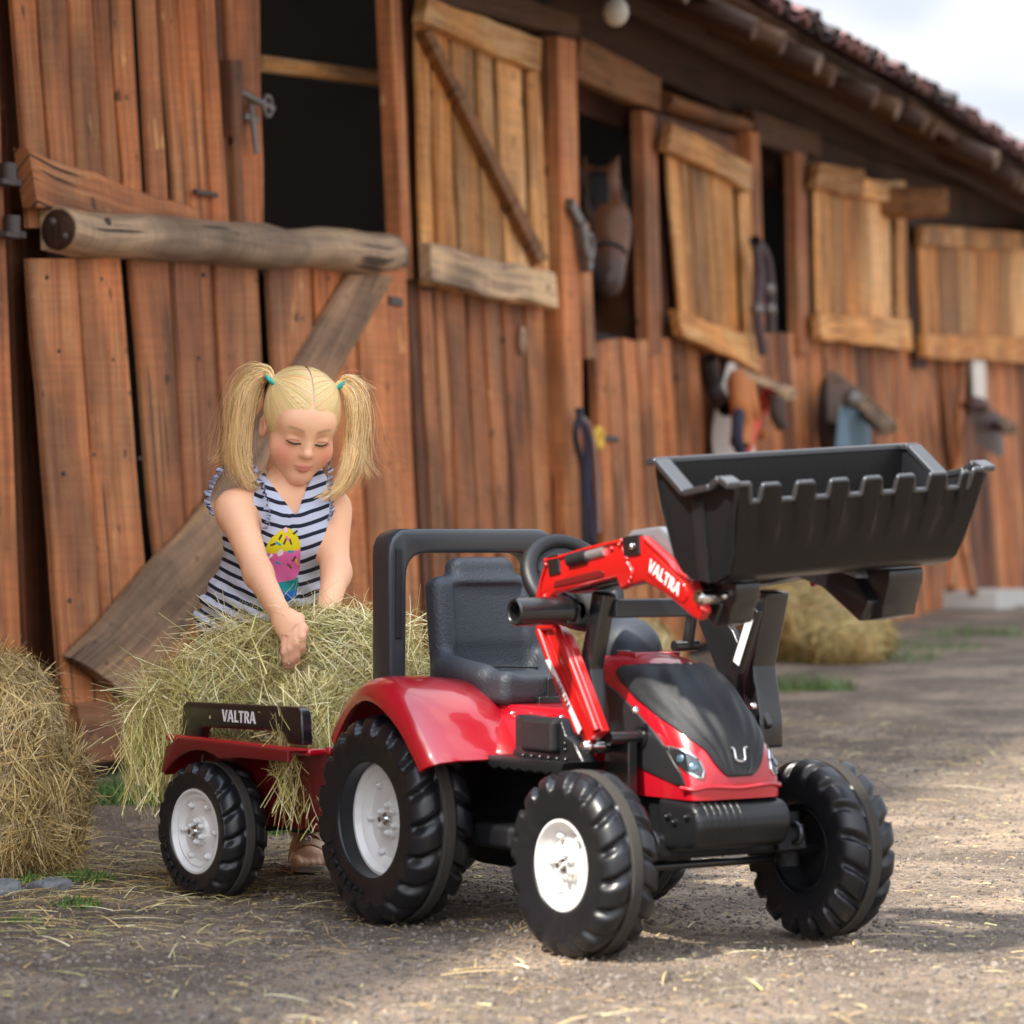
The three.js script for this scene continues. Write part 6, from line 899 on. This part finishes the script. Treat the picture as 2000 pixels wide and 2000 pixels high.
  {
    const [t, w] = hung('lead_rope', 'dark blue lead rope with yellow clip hanging left of the half door', 'rope', 1135, 830, 0.14);
    mesh('rope', tube([w(1128, 800), w(1140, 840), w(1148, 900), w(1150, 960), w(1158, 1060)], 0.012, 24, 8), col(0.05, 0.05, 0.10), t); mesh('rope', tube([w(1135, 800), w(1124, 850), w(1136, 905), w(1140, 985), w(1142, 1070)], 0.014, 24, 8), col(0.025, 0.025, 0.04), t); mesh('rope', tube([w(1133, 812), w(1150, 830), w(1160, 870), w(1166, 930), w(1170, 1040)], 0.009, 24, 8), col(0.34, 0.24, 0.22), t);
    mesh('clip', new THREE.TorusGeometry(0.035, 0.018, 8, 16).translate(...w(1168, 856).toArray()), col(0.75, 0.45, 0.06), t); mesh('peg', cyl(w(1176, 856), w(1202, 858), 0.014), iron, t);
  }
  {
    const [t, w] = hung('hanging_strap', 'dark leather straps hanging from the jamb left of the third opening', 'strap', 1495, 500, 0.16);
    mesh('strap', tube([w(1474, 470), w(1496, 505), w(1503, 560), w(1505, 650)], 0.03, 24, 8), col(0.07, 0.05, 0.05), t); mesh('strap', tube([w(1476, 475), w(1484, 540), w(1480, 620), w(1490, 690)], 0.026, 24, 8), col(0.10, 0.07, 0.08), t);
    for (const [x, y] of [[1501, 565], [1479, 605], [1503, 605]]) mesh('buckle', new THREE.SphereGeometry(0.035, 10, 8).translate(...w(x, y, 0.2).toArray()), steel, t);
  }
  {
    const [t, w] = hung('saddle_rack', 'saddle rack with orange and red straps below the second shutter', 'saddle rack', 1470, 750, 0.1);
    mesh('bracket', beam(w(1425, 728, 0.02), w(1538, 772, 0.45), 0.09, 0.05), GREY[1], t); mesh('stay', beam(w(1430, 800, 0.03), w(1520, 768, 0.36), 0.05, 0.04), BRN[0], t);
    const st = (pts, r, c) => mesh('strap', tube(pts.map(([x, y, o]) => w(x, y, o ?? 0.3)), r, 24, 6), c, t);
    st([[1500, 768, 0.36], [1488, 800], [1468, 840], [1455, 885], [1452, 920]], 0.035, col(0.62, 0.10, 0.06)); st([[1440, 740, 0.2], [1446, 790], [1450, 830], [1446, 870]], 0.05, col(0.50, 0.17, 0.05)); st([[1452, 745, 0.2], [1444, 800], [1440, 860], [1456, 900]], 0.028, col(0.03, 0.03, 0.06)); st([[1462, 748, 0.25], [1470, 790], [1476, 820], [1490, 850]], 0.03, col(0.55, 0.20, 0.06)); st([[1516, 772, 0.4], [1518, 810, 0.4], [1526, 830, 0.4]], 0.035, col(0.08, 0.06, 0.05));
    mesh('tag', new THREE.SphereGeometry(0.06, 10, 8).scale(1, 1.3, 0.4).translate(...w(1463, 884, 0.3).toArray()), col(0.8, 0.75, 0.72), t);
  }
  {
    const [t, w] = hung('saddle_pad', 'pale grey saddle pad hanging on the planks under the second shutter', 'saddle pad', 1412, 780, 0.06);
    const c = w(1413, 850, 0.06); mesh('pad', grid(16, 20, (u, v) => { const y = 0.34 - 0.68 * v, k = 0.21 * Math.sqrt(clamp(v * 3.2 + 0.12)), x = (u - 0.5) * 2 * k; return [c.x + x, c.y + y, c.z + 0.05 * Math.cos(x * 6) + 0.012 * Math.sin(v * 9 + u * 6), u, v]; }), col(0.56, 0.49, 0.44), t); mesh('dark_strap', tube([w(1384, 700), w(1396, 760), w(1420, 800, 0.16)], 0.04, 16, 8), col(0.05, 0.035, 0.03), t);
  }
  {
    const [t, w] = hung('saddle_rack', 'saddle rack with blue grey cloth below the third shutter', 'saddle rack', 1660, 780, 0.1);
    mesh('bracket', beam(w(1618, 735, 0.02), w(1736, 838, 0.5), 0.10, 0.06), GREY[2], t); const c = w(1660, 850, 0.3);
    mesh('cloth', grid(14, 14, (u, v) => { const a = w(1640 + 60 * u - 8 * v, 790 + 24 * u + 85 * v * (1 - 0.25 * u), 0.30); return [a.x, a.y, a.z + 0.05 * Math.sin(u * 9) * v, u, v]; }), col(0.10, 0.16, 0.20), t); mesh('girth', tube([w(1622, 760, 0.1), w(1616, 820, 0.12), w(1622, 880, 0.1)], 0.06, 16, 8), col(0.05, 0.035, 0.03), t); mesh('seat_flap', grid(10, 10, (u, v) => { const a = w(1616 + 50 * u, 742 + 40 * u + 80 * v, 0.16); return [a.x, a.y, a.z + 0.06 * Math.sin(u * 3.1), u, v]; }), col(0.12, 0.075, 0.055), t);
    mesh('buckle', new THREE.SphereGeometry(0.05, 10, 8).translate(...w(1664, 780, 0.34).toArray()), steel, t);
  }
  {
    const [t, w] = hung('saddle', 'dark brown saddle on the rack beside the white slat near the right edge', 'saddle', 1925, 830, 0.2);
    mesh('flap', grid(12, 12, (u, v) => { const a = w(1896 + 56 * u + 8 * v, 795 + 20 * u + 90 * v * (1 - 0.5 * Math.abs(u - 0.4)), 0.3); return [a.x, a.y, a.z + 0.07 * Math.sin(u * 3.1), u, v]; }), col(0.055, 0.03, 0.025, 0.5), t); mesh('bracket', beam(w(1900, 792, 0.0), w(1972, 840, 0.5), 0.09, 0.06), GREY[2], t); mesh('pommel', new THREE.SphereGeometry(0.09, 12, 10).scale(1.3, 0.6, 1).translate(...w(1905, 792, 0.3).toArray()), col(0.08, 0.04, 0.03, 0.5), t);
  }
  {
    const [t, w] = hung('pitchfork_shaft', 'slanting wooden shafts leaning in the dark gap near the right end', 'shaft', 1890, 1160, 0.25);
    mesh('shaft', cyl(w(1900, 1160, 0.3), w(1862, 960, 0.05), 0.03), RED[4], t); mesh('shaft', cyl(w(1856, 1150, 0.3), w(1880, 700, 0.05), 0.028), RED[1], t);
  }
  const stoneM = std({ color: lin(0.20, 0.205, 0.21), roughness: 0.85, bumpMap: woodTex.grey[1], bumpScale: 0.004 });
  for (const [px, py, sx, sy, label] of [[100, 1742, 0.045, 0.018, 'flat grey stone half sunk in the straw below the left hay pile'], [8, 1752, 0.035, 0.020, 'grey stone cut by the left edge of the photo']]) {
    const [x, z] = gp(px, py), s = new THREE.IcosahedronGeometry(1, 3), p = s.attributes.position; for (let i = 0; i < p.count; i++) { const a = V().fromBufferAttribute(p, i), k = 1 + 0.28 * (vn3(a.x * 1.6 + px, a.y * 1.6, a.z * 1.6) - 0.5) * 2; p.setXYZ(i, a.x * sx * k, Math.min(a.y, 0.55) * sy * k * 1.6, a.z * 0.04 * k); } const sg = toCreasedNormals(mergeVertices(s), 0.6);
    const m = mesh('stone', sg, stoneM); m.position.set(x, groundY(x, -z) + 0.006, z); tag(m, label, 'stone');
  }
}

scene.updateMatrixWorld(true);
renderer.render(scene, camera);
